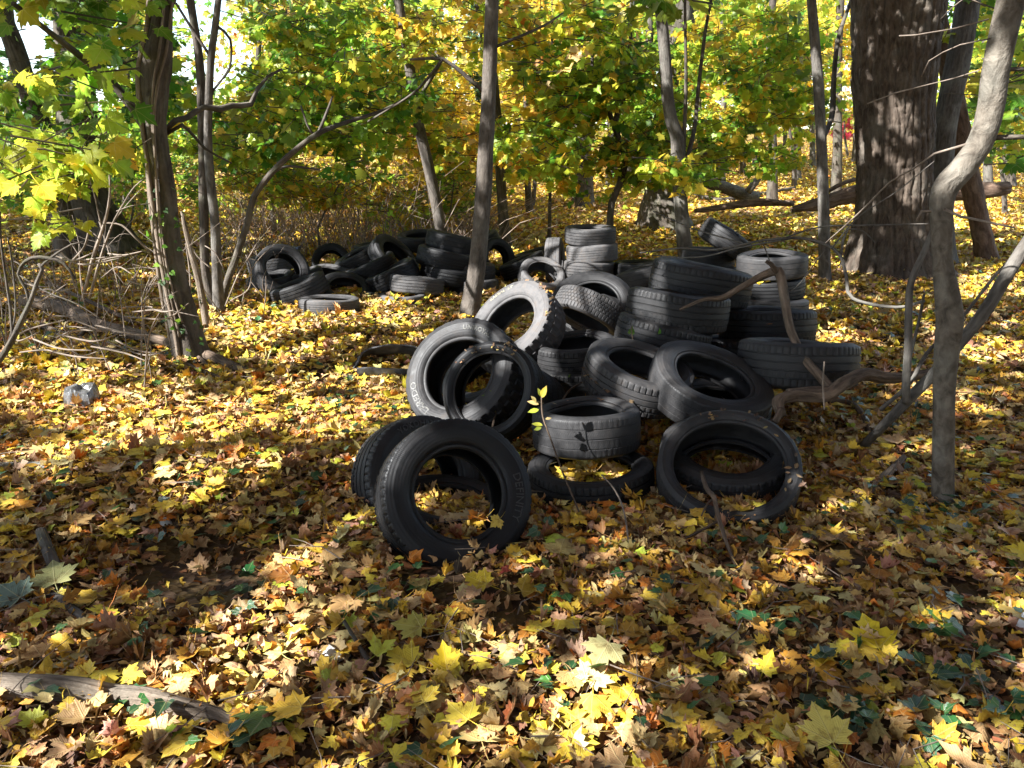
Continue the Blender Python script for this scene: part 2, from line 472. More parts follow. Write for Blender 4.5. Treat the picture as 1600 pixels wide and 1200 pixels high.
def tyre(px, py, a, R, ratio, phi, W, label, rr=0.6, style='rib', mode='face', dust=0.4, name='car_tyre', group='tyres of the near heap', d=None, dz=0.0, seed=None, sag=0.012, torn=False):
    depth = d if d else R * F / a
    p = P(px, py, depth)
    v = norm(CAM - p)
    e1 = norm(RGT - (RGT @ v) * v); e2 = np.cross(v, e1)
    s = math.sqrt(max(0, 1 - ratio * ratio))
    n = ratio * v + s * (math.cos(rad(phi)) * e1 + math.sin(rad(phi)) * e2)
    n = norm(n)
    c = p - n * W * 0.46 if mode == 'face' else p
    c = c + np.array([0, 0, dz])
    x = norm(e1 - (e1 @ n) * n) if abs(e1 @ n) < 0.97 else norm(np.cross(np.array([0, 0, 1.0]), n))
    y = np.cross(n, x)
    M = Matrix(((x[0], y[0], n[0], c[0]), (x[1], y[1], n[1], c[1]), (x[2], y[2], n[2], c[2]), (0, 0, 0, 1)))
    root = thing(name, label, 'tyre', (0, 0, 0), group)
    root.matrix_world = M
    k = len(TYRES)
    TYRES.append((np.array(M), R, W, rr))
    lg = np.random.default_rng(100 + k if seed is None else seed)
    hw = W / 2; h = R * (1 - rr); rim = R * rr
    near = depth < 6.2
    nl = {'rib': 56, 'worn': 60, 'block': 62, 'mud': 34}[style]
    per = 5
    N = nl * per if near else 96
    th = np.linspace(0, 2 * np.pi, N, endpoint=False)
    ph = lg.uniform(0, 6.28, 4)
    fsq = lambda t: 1 + sag * np.cos(2 * t + ph[0]) + 0.5 * sag * np.cos(3 * t + ph[1])
    fzz = lambda t: W * 0.03 * np.cos(2 * t + ph[2]) + W * 0.02 * np.cos(3 * t + ph[3])
    DEFORM[root.name] = (fsq, fzz, rim, h)
    sq = fsq(th); zz = fzz(th)
    def row(r, z, notch=0.0, shift=0):
        r_ = np.full(N, r)
        if notch and near:
            m = (np.arange(N) + shift) % per
            r_ = r_ - notch * (m == 0)
            if style == 'mud': r_ = r_ - notch * 0.9 * (m == 1)
        wv = 1 - np.clip((r - rim) / max(h, 1e-6), 0, 1) * 0.4
        return np.stack([r_ * sq * np.cos(th), r_ * sq * np.sin(th), z + zz * wv], 1)
    side = [(rim, .66), (rim - .0015, .73), (rim + .005, .785), (rim + .013, .80), (rim + .019, .785), (rim + .14 * h, .84), (rim + .26 * h, .92), (rim + .40 * h, .975), (rim + .52 * h, 1.0), (rim + .63 * h, .995), (rim + .66 * h, 1.004), (rim + .69 * h, .985), (rim + .80 * h, .945), (rim + .90 * h, .885)]
    side = [(r, z * hw) for r, z in side]
    lug = {'rib': .0055, 'worn': .002, 'block': .006, 'mud': .013}[style]
    gr = {'rib': [.50, .17, -.17, -.50], 'worn': [.46, 0, -.46], 'block': [.42, .14, -.14, -.42], 'mud': [.36, -.36]}[style]
    gd = {'rib': .008, 'worn': .003, 'block': .007, 'mud': .011}[style]
    gw = {'rib': .040, 'worn': .035, 'block': .03, 'mud': .06}[style]
    rt = lambda z: R * (1 - .016 * (abs(z) / .8) ** 2.2)
    tread = [row(side[-1][0], side[-1][1]), row(R * .968, .868 * hw, lug * .5), row(R * .980, .835 * hw, lug), row(rt(.76), .76 * hw, lug)]
    sh = 0
    for g in gr:
        nt = lug if (abs(g) >= .4 or style in ('block', 'mud')) else 0.0
        tread += [row(rt(g), (g + gw) * hw, nt, sh), row(rt(g) - gd, (g + gw * .55) * hw), row(rt(g) - gd, (g - gw * .55) * hw)]
        sh += 2
        nt = lug if (style in ('block', 'mud') or g == gr[-1]) else 0.0
        tread += [row(rt(g), (g - gw) * hw, nt, sh)]
    tread += [row(rt(.76), -.76 * hw, lug, sh), row(R * .980, -.835 * hw, lug, sh), row(R * .968, -.868 * hw, lug * .5, sh), row(side[-1][0], -side[-1][1])]
    inner = [(rim, .66), (rim - .001, .60), (rim + .012, .585), (rim + .25 * h, .78), (rim + .5 * h, .90), (R - .036, .80), (R - .026, .4), (R - .024, 0)]
    inner = inner + [(r, -z) for r, z in inner[-2::-1]]
    Vt, qt = lathe(tread, N)
    Vs, qs = lathe([row(r, z) for r, z in side], N)
    Vb, qb = lathe([row(r, -z) for r, z in side[::-1]], N)
    Vi, qi = lathe([row(r, z * hw) for r, z in inner[::-1]], N)
    if torn:
        keep = lambda q: q[~(((q[:, 0] % N) > N * .62) & ((q[:, 0] % N) < N * .80))]
        qs = keep(qs)
    for nm, vv, qq, mt in (('tread', Vt, qt, M_TREAD), ('sidewall', Vs, qs, M_SIDE), ('sidewall', Vb, qb, M_SIDE), ('inner_liner', Vi, qi, M_INNER)):
        o = mesh(nm, vv, qq, mt, root, sharp=38 if nm == 'tread' else 60)
        o['dust'] = 0.85 * float(dust) ** 2.3
    root['_k'] = k
    zb = c[2] - R * math.sqrt(max(0, 1 - n[2] ** 2)) - hw * abs(n[2])
    if DEBUG: print('TYRE %2d d=%.2f low=%.2f ground=%.2f  %s' % (k, depth, zb, gz(c[0], c[1]), label[:50]))
    return root, side, M
DEBUG = False

NG = 'tyres of the near heap'
LG = 'tyres of the far heap'
# --- near heap
t1, s1, m1 = tyre(721, 769, 124, .345, .93, 28, .215, 'black tyre leaning foremost in the heap with raised lettering on its right sidewall', .585, 'rib', dust=.14)
lettering(t1, s1, 'DEFINITY', .050, .345 * .585 + .055, 22, M_BLACK_LETTER, lift=.0005, extrude=.002, stretch=1.0)
t2, s2, m2 = tyre(672, 749, 106, .345, .84, 14, .23, 'tyre with worn pale tread and large raised letters standing right behind the foremost one', .58, 'rib', dust=.42)
lettering(t2, s2, 'YOKOHAMA', .044, .345 * .58 + .081, 130, M_BLACK_LETTER, lift=.001, extrude=.004, stretch=1.0)
tyre(697, 776, 0, .31, .40, 85, .2, 'half hidden tyre lying under the one with large raised letters, yellow leaves inside', .62, 'rib', dust=.3, d=3.8)
t4, s4, m4 = tyre(714, 580, 98, .38, .78, 140, .26, 'big tyre with white outlined lettering leaning towards the sunlit leaves', .60, 'mud', dust=.55, name='off_road_tyre')
for bdy, sz, th in (('LAREDO', .056, 229), ('UNIROYAL', .040, 82)):
    lettering(t4, s4, bdy, sz, .38 * .60 + .058, th, M_WHITE_LETTER, offset=.0006, lift=.0003, extrude=.0012, stretch=1.12)
    lettering(t4, s4, bdy, sz, .38 * .60 + .058, th, M_BLACK_LETTER, offset=-.0012, lift=.0015, extrude=.0012, stretch=1.12)
tyre(762, 608, 80, .295, .9, 155, .20, 'shiny black low profile tyre with a very thin sidewall leaning on the white lettered one', .745, 'worn', dust=.22)
tyre(800, 642, 0, .33, .55, 150, .2, 'dark tyre in the hollow seen through the hole of the shiny thin walled one', .62, 'worn', dust=.1, d=5.05)
tyre(752, 578, 0, .32, .55, 120, .2, 'dark tyre wedged deep behind the white lettered one', .6, 'rib', dust=.1, d=5.35)  # added so the gap seen through the holes stays dark
t6, s6, m6 = tyre(792, 502, 80, .37, .62, 136, .26, 'big sunlit tyre with a pale dusty sidewall and frayed chunky tread', .585, 'mud', dust=1.0, name='off_road_tyre')
lettering(t6, s6, 'RADIAL  LT', .036, .37 * .585 + .075, 118, M_PALE_LETTER, lift=.0005, extrude=.0015, stretch=1.1)
tyre(914, 505, 58, .30, .27, -117, .19, 'worn tyre tipped forward like an arch over a dark hollow, tread uppermost', .66, 'block', dust=.75, mode='face', d=6.0)
tyre(926, 470, 67, .36, .74, 88, .2, 'dark tyre leaning back behind the arched worn one, only its upper sidewall showing', .62, 'worn', dust=.4)
tyre(897, 533, 66, .30, .27, 94, .185, 'flat lying tyre with a pale upper sidewall behind the yellow seedling', .64, 'rib', dust=.5)
tyre(905, 590, 0, .31, .28, 90, .2, 'dark tyre lying lowest under the flat one with the pale upper sidewall', .6, 'rib', dust=.25, d=5.45, mode='mid')
tyre(1003, 565, 86, .33, .40, 72, .22, 'tilted tyre with dry dirt along its tread left of the smooth grey one', .60, 'rib', dust=.62)
tyre(1117, 584, 97, .36, .49, 66, .215, 'smooth grey bald tyre resting on top of the others with brown scuffs', .62, 'worn', dust=.5)
tyre(1120, 640, 0, .33, .36, 80, .2, 'tyre flat beneath the smooth grey bald one, seen through its hole', .6, 'rib', dust=.3, d=4.9, mode='mid')
tyre(1140, 722, 112, .345, .79, 80, .225, 'front right thin walled tyre half filled with dead leaves and crumbs of bark', .765, 'worn', dust=.5)
tyre(1136, 696, 107, .35, .55, 86, .2, 'tyre flat behind the leaf filled one, a pale strip of it showing', .62, 'rib', dust=.55, d=4.02)
tyre(915, 638, 84, .29, .22, 91, .225, 'fat rounded tyre lying flat on a sunken one, dabbed with sunlight', .66, 'worn', dust=.52, d=4.15)
tyre(922, 724, 97, .325, .36, 90, .2, 'sunken tyre full of yellow leaves under the fat rounded one', .66, 'rib', dust=.3, d=3.98)
tyre(1058, 484, 79, .35, .06, 83, .25, 'wide dark tyre lying on the heap with one round sunlit patch', .6, 'rib', dust=.38, mode='mid', d=5.35)
tyre(1094, 442, 82, .38, .07, 79, .27, 'broad tyre with deep grooves tilted behind the one with the round sunlit patch', .62, 'rib', dust=.35, mode='mid', d=5.85)
tyre(1035, 528, 74, .33, .10, 76, .23, 'grooved tyre under the wide one with the round sunlit patch, green sprigs before it', .6, 'rib', dust=.35, mode='mid', d=5.3)
tyre(1198, 509, 73, .345, .08, 89, .25, 'large dark tyre lying behind the broken brown branch', .62, 'rib', dust=.2, mode='mid', d=5.7)
tyre(1245, 567, 93, .36, .06, 86, .27, 'muddy wide tyre at the heap edge behind the dead root', .6, 'rib', dust=.5, mode='mid', d=4.75)
tyre(1135, 548, 0, .33, .1, 90, .22, 'dark tyre at the bottom of the heap left of the muddy wide one', .62, 'rib', dust=.1, mode='mid', d=5.75)  # added low down to hide bright leaves between the tyres
tyre(1206, 414, 53, .32, .16, 90, .215, 'topmost tyre of the short stack near the slim pole tree', .62, 'worn', dust=.6, mode='mid', d=7.2)
tyre(1203, 451, 51, .31, .12, 92, .19, 'middle tyre of the short stack near the slim pole tree', .62, 'rib', dust=.2, mode='mid', d=7.25)
tyre(1206, 482, 53, .32, .12, 88, .2, 'lowest tyre of the short stack near the slim pole tree, leaves on it', .62, 'rib', dust=.45, mode='mid', d=7.2)
tyre(1133, 374, 43, .30, .04, 57, .235, 'torn tyre tipped up on edge above the right of the heap', .62, 'rib', dust=.4, mode='mid', d=8.5, torn=True)
tyre(1106, 402, 44, .31, .10, 88, .2, 'dark tyre lying flat under the torn tipped up one', .62, 'worn', dust=.35, mode='mid', d=8.8)
tyre(1112, 430, 46, .32, .10, 88, .2, 'lower dark tyre beneath the flat one under the torn one', .62, 'rib', dust=.25, mode='mid', d=8.7)
tyre(1008, 432, 46, .31, .06, 104, .2, 'tilted tyre with a lit end between the column of four and the broad grooved one', .62, 'worn', dust=.5, mode='mid', d=8.1)
tyre(1012, 482, 58, .32, .38, 150, .2, 'half hidden tyre whose pale sidewall peeks out behind the wide sunlit patched one', .62, 'worn', dust=.8, d=6.6)
tyre(1000, 421, 42, .32, .1, 90, .2, 'thin dark tyre lying right behind the column of four', .62, 'worn', dust=.2, mode='mid', d=9.5)
# --- far heap
tyre(849, 424, 36, .28, .66, 72, .20, 'small whitish ring of a tyre propped before the upright one', .66, 'rib', dust=1.0, group=LG, d=9.3)
tyre(867, 410, 39, .31, .12, 2, .2, 'tyre standing upright with its pale smooth tread facing the column of four', .62, 'worn', dust=1.0, group=LG, mode='mid', d=9.8)
for y_, lab, st, du, a_ in ((367, 'topmost tyre of the sunlit column of four, a leaf shadow on it', 'rib', .8, 0), (394, 'second tyre from the top of the sunlit column of four', 'block', 1.0, 3), (420, 'third tyre from the top of the sunlit column of four', 'rib', .8, -2), (444, 'bottom tyre of the sunlit column of four', 'rib', .5, 0)):
    tyre(922 + a_, y_, 40, .315, .12, 90 + a_, .208, lab, .62, st, dust=du, group=LG, mode='mid', d=9.5)
tyre(444, 420, 44, .33, .85, 48, .2, 'brown scuffed tyre standing upright at the far left of the heap', .62, 'worn', dust=.7, group=LG, d=9.0)
tyre(468, 454, 45, .32, .10, 112, .22, 'tyre with deep dark tread grooves leaning below the brown scuffed one', .62, 'rib', dust=.5, group=LG, mode='mid', d=8.5)
tyre(514, 477, 47, .31, .13, 91, .165, 'low tyre lying foremost in the far heap with a sunlit grey tread', .66, 'block', dust=.9, group=LG, mode='mid', d=8.05)
tyre(541, 446, 39, .30, .55, 82, .19, 'dark tyre lying tilted with a black open hole behind the foremost low one', .63, 'worn', dust=.3, group=LG, d=8.9)
tyre(512, 425, 38, .30, .36, 92, .18, 'tyre with a bleached upper sidewall behind the one with the black open hole', .63, 'worn', dust=1.0, group=LG, d=9.5)
tyre(518, 408, 31, .265, .93, 85, .17, 'dark upright ring of a tyre with yellow leaves showing through', .62, 'worn', dust=.15, group=LG, d=10.3)
tyre(561, 405, 38, .31, .12, 116, .2, 'leaning ribbed tyre right beside the dark upright ring', .62, 'rib', dust=.45, group=LG, mode='mid', d=9.9)
tyre(582, 419, 38, .31, .10, 115, .2, 'second leaning ribbed tyre in the row behind the low bleached tyres', .62, 'rib', dust=.3, group=LG, mode='mid', d=9.5)
tyre(614, 432, 42, .32, .08, 116, .22, 'third and lowest leaning ribbed tyre in the row', .62, 'rib', dust=.2, group=LG, mode='mid', d=9.1)
tyre(622, 396, 45, .34, .46, 48, .2, 'tyre slanting down to the right with a wide dark hole', .62, 'worn', dust=.35, group=LG, d=9.7)
tyre(586, 392, 33, .29, .15, 95, .2, 'little seen tyre tucked behind the slanting one', .62, 'worn', dust=.2, group=LG, mode='mid', d=10.6)
tyre(655, 366, 33, .30, .24, 92, .2, 'tyre lying high on the far heap with an oval opening below the leaning tree', .62, 'worn', dust=.25, group=LG, d=10.4)
tyre(706, 382, 42, .33, .05, 77, .25, 'smooth black tyre topping the far heap beside the central tree', .62, 'worn', dust=.25, group=LG, mode='mid', d=9.5)
tyre(694, 405, 43, .33, .05, 77, .23, 'lugged black tyre directly under the smooth topping one', .62, 'block', dust=.2, group=LG, mode='mid', d=9.3)
tyre(698, 432, 43, .33, .05, 79, .21, 'third black tyre down, under the lugged one', .62, 'rib', dust=.15, group=LG, mode='mid', d=9.3)
tyre(651, 444, 43, .32, .06, 84, .2, 'tyre lying in front with its left half sunlit grey and the rest brown', .62, 'rib', dust=.85, group=LG, mode='mid', d=8.9)
tyre(630, 470, 0, .28, .16, 92, .17, 'squashed pale tyre half buried in leaves before the half sunlit one', .64, 'block', dust=1.0, group=LG, mode='mid', d=8.75)
tyre(604, 464, 0, .27, .16, 92, .17, 'black tyre half buried behind the squashed pale one', .64, 'worn', dust=.2, group=LG, mode='mid', d=9.0)
tyre(738, 424, 36, .28, .08, 90, .19, 'grey ribbed tyre lying behind the foot of the central tree, upper of two', .62, 'rib', dust=.55, group=LG, mode='mid', d=9.4)
tyre(741, 446, 39, .30, .12, 90, .17, 'grey ribbed tyre lying behind the foot of the central tree, lower of two', .62, 'block', dust=.7, group=LG, mode='mid', d=9.35)
tyre(781, 402, 32, .28, .75, 25, .19, 'upright dark tyre behind the central tree with light showing through its hole', .62, 'worn', dust=.2, group=LG, d=10.2)
tyre(817, 415, 38, .31, .08, 112, .2, 'leaning dark tyre left of the small whitish ring', .62, 'rib', dust=.2, group=LG, mode='mid', d=9.9)
tyre(835, 402, 33, .29, .10, 105, .19, 'dark tyre leaning behind the small whitish ring', .62, 'worn', dust=.15, group=LG, mode='mid', d=10.5)
tyre(750, 384, 33, .30, .12, 120, .2, 'tyre mostly hidden behind the central tree, a dark wedge of it showing', .62, 'worn', dust=.2, group=LG, mode='mid', d=10.6)
tyre(424, 411, 36, .29, .10, 98, .2, 'pale streaked tyre sticking out behind the brown scuffed upright one', .62, 'rib', dust=.9, group=LG, mode='mid', d=9.7)
tyre(424, 442, 37, .29, .22, 100, .2, 'tyre lying under the pale streaked one at the end of the heap', .62, 'worn', dust=.6, group=LG, mode='mid', d=9.3)
tyre(470, 436, 36, .29, .08, 108, .18, 'ribbed tyre seen through the hole of the brown scuffed upright one', .62, 'rib', dust=.45, group=LG, mode='mid', d=9.5)
# ------------------------------------------------------------------ leaves: shapes and scattering
def outline(half):
    h = np.array(half, float)
    return np.vstack([h, (h[1:-1] * [-1, 1])[::-1]])
MAPLE_HALF = [(0, 0), (.13, -.07), (.42, -.12), (.36, .03), (.58, .13), (.49, .22), (.69, .46), (.47, .44), (.43, .56), (.23, .50), (.31, .70), (.17, .75), (0, 1.0)]
def proto(half, center=(0, .3), ring=None, stem=0.0):
    o = outline(half); n = len(o); c = np.array(center)
    vs = [np.array([c])]; tr = []; qd = []
    j = np.arange(n)
    if ring:
        inn = c + (o - c) * ring
        vs += [inn, o]
        tr = np.stack([np.zeros(n, int), 1 + j, 1 + (j + 1) % n], 1)
        qd = np.stack([1 + j, 1 + n + j, 1 + n + (j + 1) % n, 1 + (j + 1) % n], 1)
    else:
        vs += [o]
        tr = np.stack([np.zeros(n, int), 1 + j, 1 + (j + 1) % n], 1)
        qd = np.zeros((0, 4), int)
    v = np.vstack(vs)
    if stem:
        k = len(v)
        v = np.vstack([v, [(-.012, 0), (.012, 0), (.07, -stem * .55), (.045, -stem * .55), (.16, -stem), (.14, -stem)]])
        qd = np.vstack([qd, [[k, k + 1, k + 2, k + 3], [k + 3, k + 2, k + 4, k + 5]]])
    return v, tr, np.asarray(qd, int).reshape(-1, 4)
MAPLE_FINE = proto(MAPLE_HALF, ring=.55, stem=.75)
def torn(pr, seed):
    """A lopsided, nibbled relative of a leaf shape."""
    lg = np.random.default_rng(seed); v = pr[0].copy(); n = 24
    th = np.arctan2(v[:, 0], v[:, 1] - .3); k = lg.normal(0, 1, 6)
    f = 1 + .09 * k[0] * np.sin(th + k[1]) + .10 * k[2] * np.sin(2 * th + k[3]) + .07 * np.sin(5 * th + k[4] * 3)
    bite = lg.uniform(-3, 3); w = lg.uniform(.25, .6); dep = lg.uniform(.0, .55)
    f = f * (1 - dep * np.exp(-((((th - bite + np.pi) % (2 * np.pi)) - np.pi) / w) ** 2))
    m = np.arange(len(v)) < 1 + 2 * n
    v[m] = np.array([0, .3]) + (v[m] - [0, .3]) * f[m, None]
    v[:, 0] *= lg.uniform(.72, 1.05); v[:, 0] += lg.uniform(-.15, .15) * v[:, 1] ** 2
    return v, pr[1], pr[2]
MAPLES = [MAPLE_FINE] + [torn(MAPLE_FINE, s_) for s_ in range(7)]
OVALS = [torn((OVAL_[0], OVAL_[1], OVAL_[2]), 20 + s_) for OVAL_ in [proto([(0, 0), (.17, .16), (.26, .38), (.21, .66), (.09, .86), (0, 1.0)], center=(0, .45), ring=.55)] for s_ in range(5)]
MAPLE_MID = proto(MAPLE_HALF)
MAPLE_LOW = proto([(0, 0), (.42, -.12), (.34, .05), (.69, .46), (.24, .5), (0, 1.0)])
OVAL = proto([(0, 0), (.17, .16), (.26, .38), (.21, .66), (.09, .86), (0, 1.0)], center=(0, .45), ring=.55)
OVAL_LOW = proto([(0, 0), (.25, .35), (.15, .75), (0, 1.0)], center=(0, .45))
IVY = proto([(0, .05), (.22, -.06), (.46, .12), (.33, .32), (.36, .52), (.14, .60), (0, 1.0)], center=(0, .3), ring=.5)
IVY_LOW = proto([(0, .05), (.3, -.05), (.45, .3), (.15, .6), (0, 1.0)])
SCRAP = proto([(0, 0), (.3, .1), (.22, .45), (.36, .7), (0, .9)], center=(0, .4))

def frames(yaw, tilt, axis):
    """Leaf frames: flat, turned by yaw, then tilted by tilt about a horizontal axis. Returns (k, 3, 3), columns x, y, n."""
    k = len(yaw)
    x = np.stack([np.cos(yaw), np.sin(yaw), 0 * yaw], 1); y = np.stack([-np.sin(yaw), np.cos(yaw), 0 * yaw], 1); z = np.tile([0, 0, 1.0], (k, 1))
    a = np.stack([np.cos(axis), np.sin(axis), 0 * axis], 1)
    def rot(v):
        c, s = np.cos(tilt)[:, None], np.sin(tilt)[:, None]
        return v * c + np.cross(a, v) * s + a * (np.sum(a * v, 1)[:, None]) * (1 - c)
    return np.stack([rot(x), rot(y), rot(z)], 2)

def dirframes(d, n):
    d = norm(d); x = norm(np.cross(d, n)); n = np.cross(x, d)
    return np.stack([x, d, n], 2)

def inst(pr, pos, R, size, col, curl=None, rnd=None):
    """Copies of one leaf shape; curl columns: cup, roll along, fold on the midrib, ripple."""
    v, tr, qd = pr
    k, n = len(pos), len(v)
    if k == 0: return None
    x = v[None, :, 0]; y = v[None, :, 1] - .35
    if curl is None: curl = np.zeros((k, 4))
    cu = curl[:, :, None]
    z = cu[:, 0] * (x * x + 0.6 * y * y) + cu[:, 1] * y * y * np.sign(y) + cu[:, 2] * np.abs(x) + cu[:, 3] * np.sin(7 * x + 5 * y + 3 * cu[:, 0] * 9)
    sh = np.clip(1 - 0.35 * np.abs(cu[:, 2]) - .2 * np.abs(cu[:, 0]), .3, 1)
    L = np.stack([np.broadcast_to(x * sh, (k, n)), np.broadcast_to(v[None, :, 1], (k, n)), z], -1) * np.asarray(size)[:, None, None]
    W = np.einsum('kij,knj->kni', R, L) + np.asarray(pos)[:, None]
    off = (np.arange(k) * n)[:, None, None]
    T = (tr[None] + off).reshape(-1, 3); Qd = (qd[None] + off).reshape(-1, 4) if len(qd) else np.zeros((0, 4), int)
    C = np.concatenate([col, rng.random((k, 1)) if rnd is None else rnd[:, None]], 1)
    C = np.repeat(C[:, None], n, 1).reshape(-1, 4)
    U = np.broadcast_to(v[None], (k, n, 2)).reshape(-1, 2)
    return W.reshape(-1, 3), T, Qd, C, U

def leafmesh(name, batches, mat, parent=None):
    V, T, Q, C, U = [], [], [], [], []; k = 0
    for b in batches:
        if b is None: continue
        V.append(b[0]); T.append(b[1] + k); Q.append(b[2] + k); C.append(b[3]); U.append(b[4]); k += len(b[0])
    if not V: return None
    V = np.vstack(V)
    if parent is not None: V = local(V, parent)
    return mesh(name, V, [np.vstack(T), np.vstack(Q)], mat, parent, uv=np.vstack(U), col=np.vstack(C), smooth=True)

def palette(k, items, jit=0.16):
    w = np.array([i[0] for i in items], float); c = np.array([i[1] for i in items], float)
    s = rng.choice(len(items), k, p=w / w.sum())
    return np.clip(c[s] * (1 + jit * rng.standard_normal((k, 1))) * (1 + 0.5 * jit * rng.standard_normal((k, 3))), 0.004, 0.85)
YEL = (.64, .46, .05); GOLD = (.58, .34, .045); YGR = (.40, .43, .045); LGR = (.24, .36, .04); GRN = (.09, .215, .022); DGR = (.030, .085, .018)
ORA = (.48, .17, .025); TAN = (.42, .265, .105); BRN = (.225, .105, .042); PALE = (.60, .46, .19); UMB = (.085, .048, .028); RED = (.30, .045, .03); PINK = (.45, .27, .16)
IVYC = (.020, .060, .020)

M_LITTER = leaf_mat('fallen_leaf', .12, True, .55, .85, .3)
M_LITTER_FAR = leaf_mat('fallen_leaf_far', .12, False, .6, .5, .25)
M_CROWN = leaf_mat('living_leaf', .55, False, .42, .3, .4, 1.35)
M_CROWN_NEAR = leaf_mat('living_leaf_near', .55, True, .42, .25, .35, 1.3)
M_ADDED_CANOPY = leaf_mat('canopy_leaf', .20, False, .5, .3, .3, 1.0)  # for the unseen crowns added to cast shade
M_IVY = leaf_mat('ivy_leaf', .15, True, .32, .1, .5)

M_BARK_GREY = bark_mat('grey_bark', (.055, .049, .043), (.16, .144, .127), 30, 6, .7, lichen=.4)
M_BARK_DARK = bark_mat('dark_bark', (.04, .032, .026), (.13, .108, .088), 26, 4, .9, moss=.2)
M_BARK_YOUNG = bark_mat('young_maple_bark', (.060, .051, .044), (.145, .125, .107), 40, 9, .5, lichen=.25)
M_BARK_SMOOTH = bark_mat('smooth_mottled_bark', (.055, .045, .035), (.185, .160, .130), 22, 12, .8, lichen=.45, rough=.8)
M_BRANCH = bark_mat('brown_branch_bark', (.05, .035, .025), (.20, .145, .105), 45, 6, .8, lichen=.15)
M_DEADWOOD = bark_mat('dead_wood', (.09, .066, .047), (.29, .235, .18), 55, 3, 1.0, lichen=.2)
M_ROTTEN = bark_mat('rotten_wood', (.075, .045, .032), (.24, .16, .115), 20, 5, .9, lichen=.1)
M_TWIG = bark_mat('bare_twig', (.11, .085, .067), (.33, .27, .22), 60, 9, .3, lichen=.1)
M_VINE = bark_mat('vine_stem', (.10, .075, .055), (.30, .24, .19), 60, 5, .6, lichen=.1)

# ------------------------------------------------------------------ trees and shrubs
def PY(px, py, y):
    """World point seen at a pixel on the upright plane y metres ahead, and its depth."""
    b = (py - 600) / F
    d = y / (math.cos(PITCH) - b * math.sin(PITCH))
    return P(px, py, d), d

def limb_path(pts, y0):
    """Rows (px, py, r_px[, y]) to rows (x, y, z, r)."""
    out = []
    for q in pts:
        p, d = PY(q[0], q[1], q[3] if len(q) > 3 else y0)
        out.append([*p, q[2] * d / F])
    return np.array(out)

ATTACH = {}
def tree(name, label, y0, pts, mat, cat='tree', group=None, seg=10, top=8.0, step=.12, wob=.06, ridge=0.0, nr=9, flare=.35, part='trunk', sink=.12, snap=True):
    path = limb_path(pts, y0)
    if snap:
        g = gz(path[0, 0], path[0, 1])
        dirn = norm(path[0, :3] - path[1, :3])
        dirn[2] = min(dirn[2], -.5)
        h = path[0, 2] - (g - sink)
        if h > .02:
            path = np.vstack([[*(path[0, :3] + dirn * h / -dirn[2]), path[0, 3] * 1.06], path])
    if top and path[-1, 2] < top:
        dirn = norm(path[-1, :3] - path[-2, :3]); dirn = norm(dirn * [0.6, 0.6, 1] + [0, 0, .25])
        L = top - path[-1, 2]
        path = np.vstack([path, [*(path[-1, :3] + dirn * L * .5), path[-1, 3] * .8], [*(path[-1, :3] + dirn * L), path[-1, 3] * .5]])
    sp = spline(path, step)
    base = [sp[0, 0], sp[0, 1], float(gz(sp[0, 0], sp[0, 1]))]
    root = thing(name, label, cat, base, group)
    v, f, uv = tube(sp, seg, wob, ridge, nr, seed=len(ATTACH) * 3.7, flare=flare)
    mesh(part, local(v, root), f, mat, root, uv=uv)
    ATTACH[root.name] = sp
    return root

def branches(root, name, plist, y0, mat, seg=6, step=.08, wob=.1, world=False, separate=True):
    ps = []
    for pts in plist:
        path = np.asarray(pts, float) if world else limb_path(pts, y0)
        t = tube(spline(path, step), seg, wob, seed=rng.uniform(0, 50))
        if separate: mesh(name, local(t[0], root), t[1], mat, root, uv=t[2])
        else: ps.append(t)
    if ps:
        v, f, uv = join(ps)
        return mesh(name, local(v, root), f, mat, root, uv=uv)

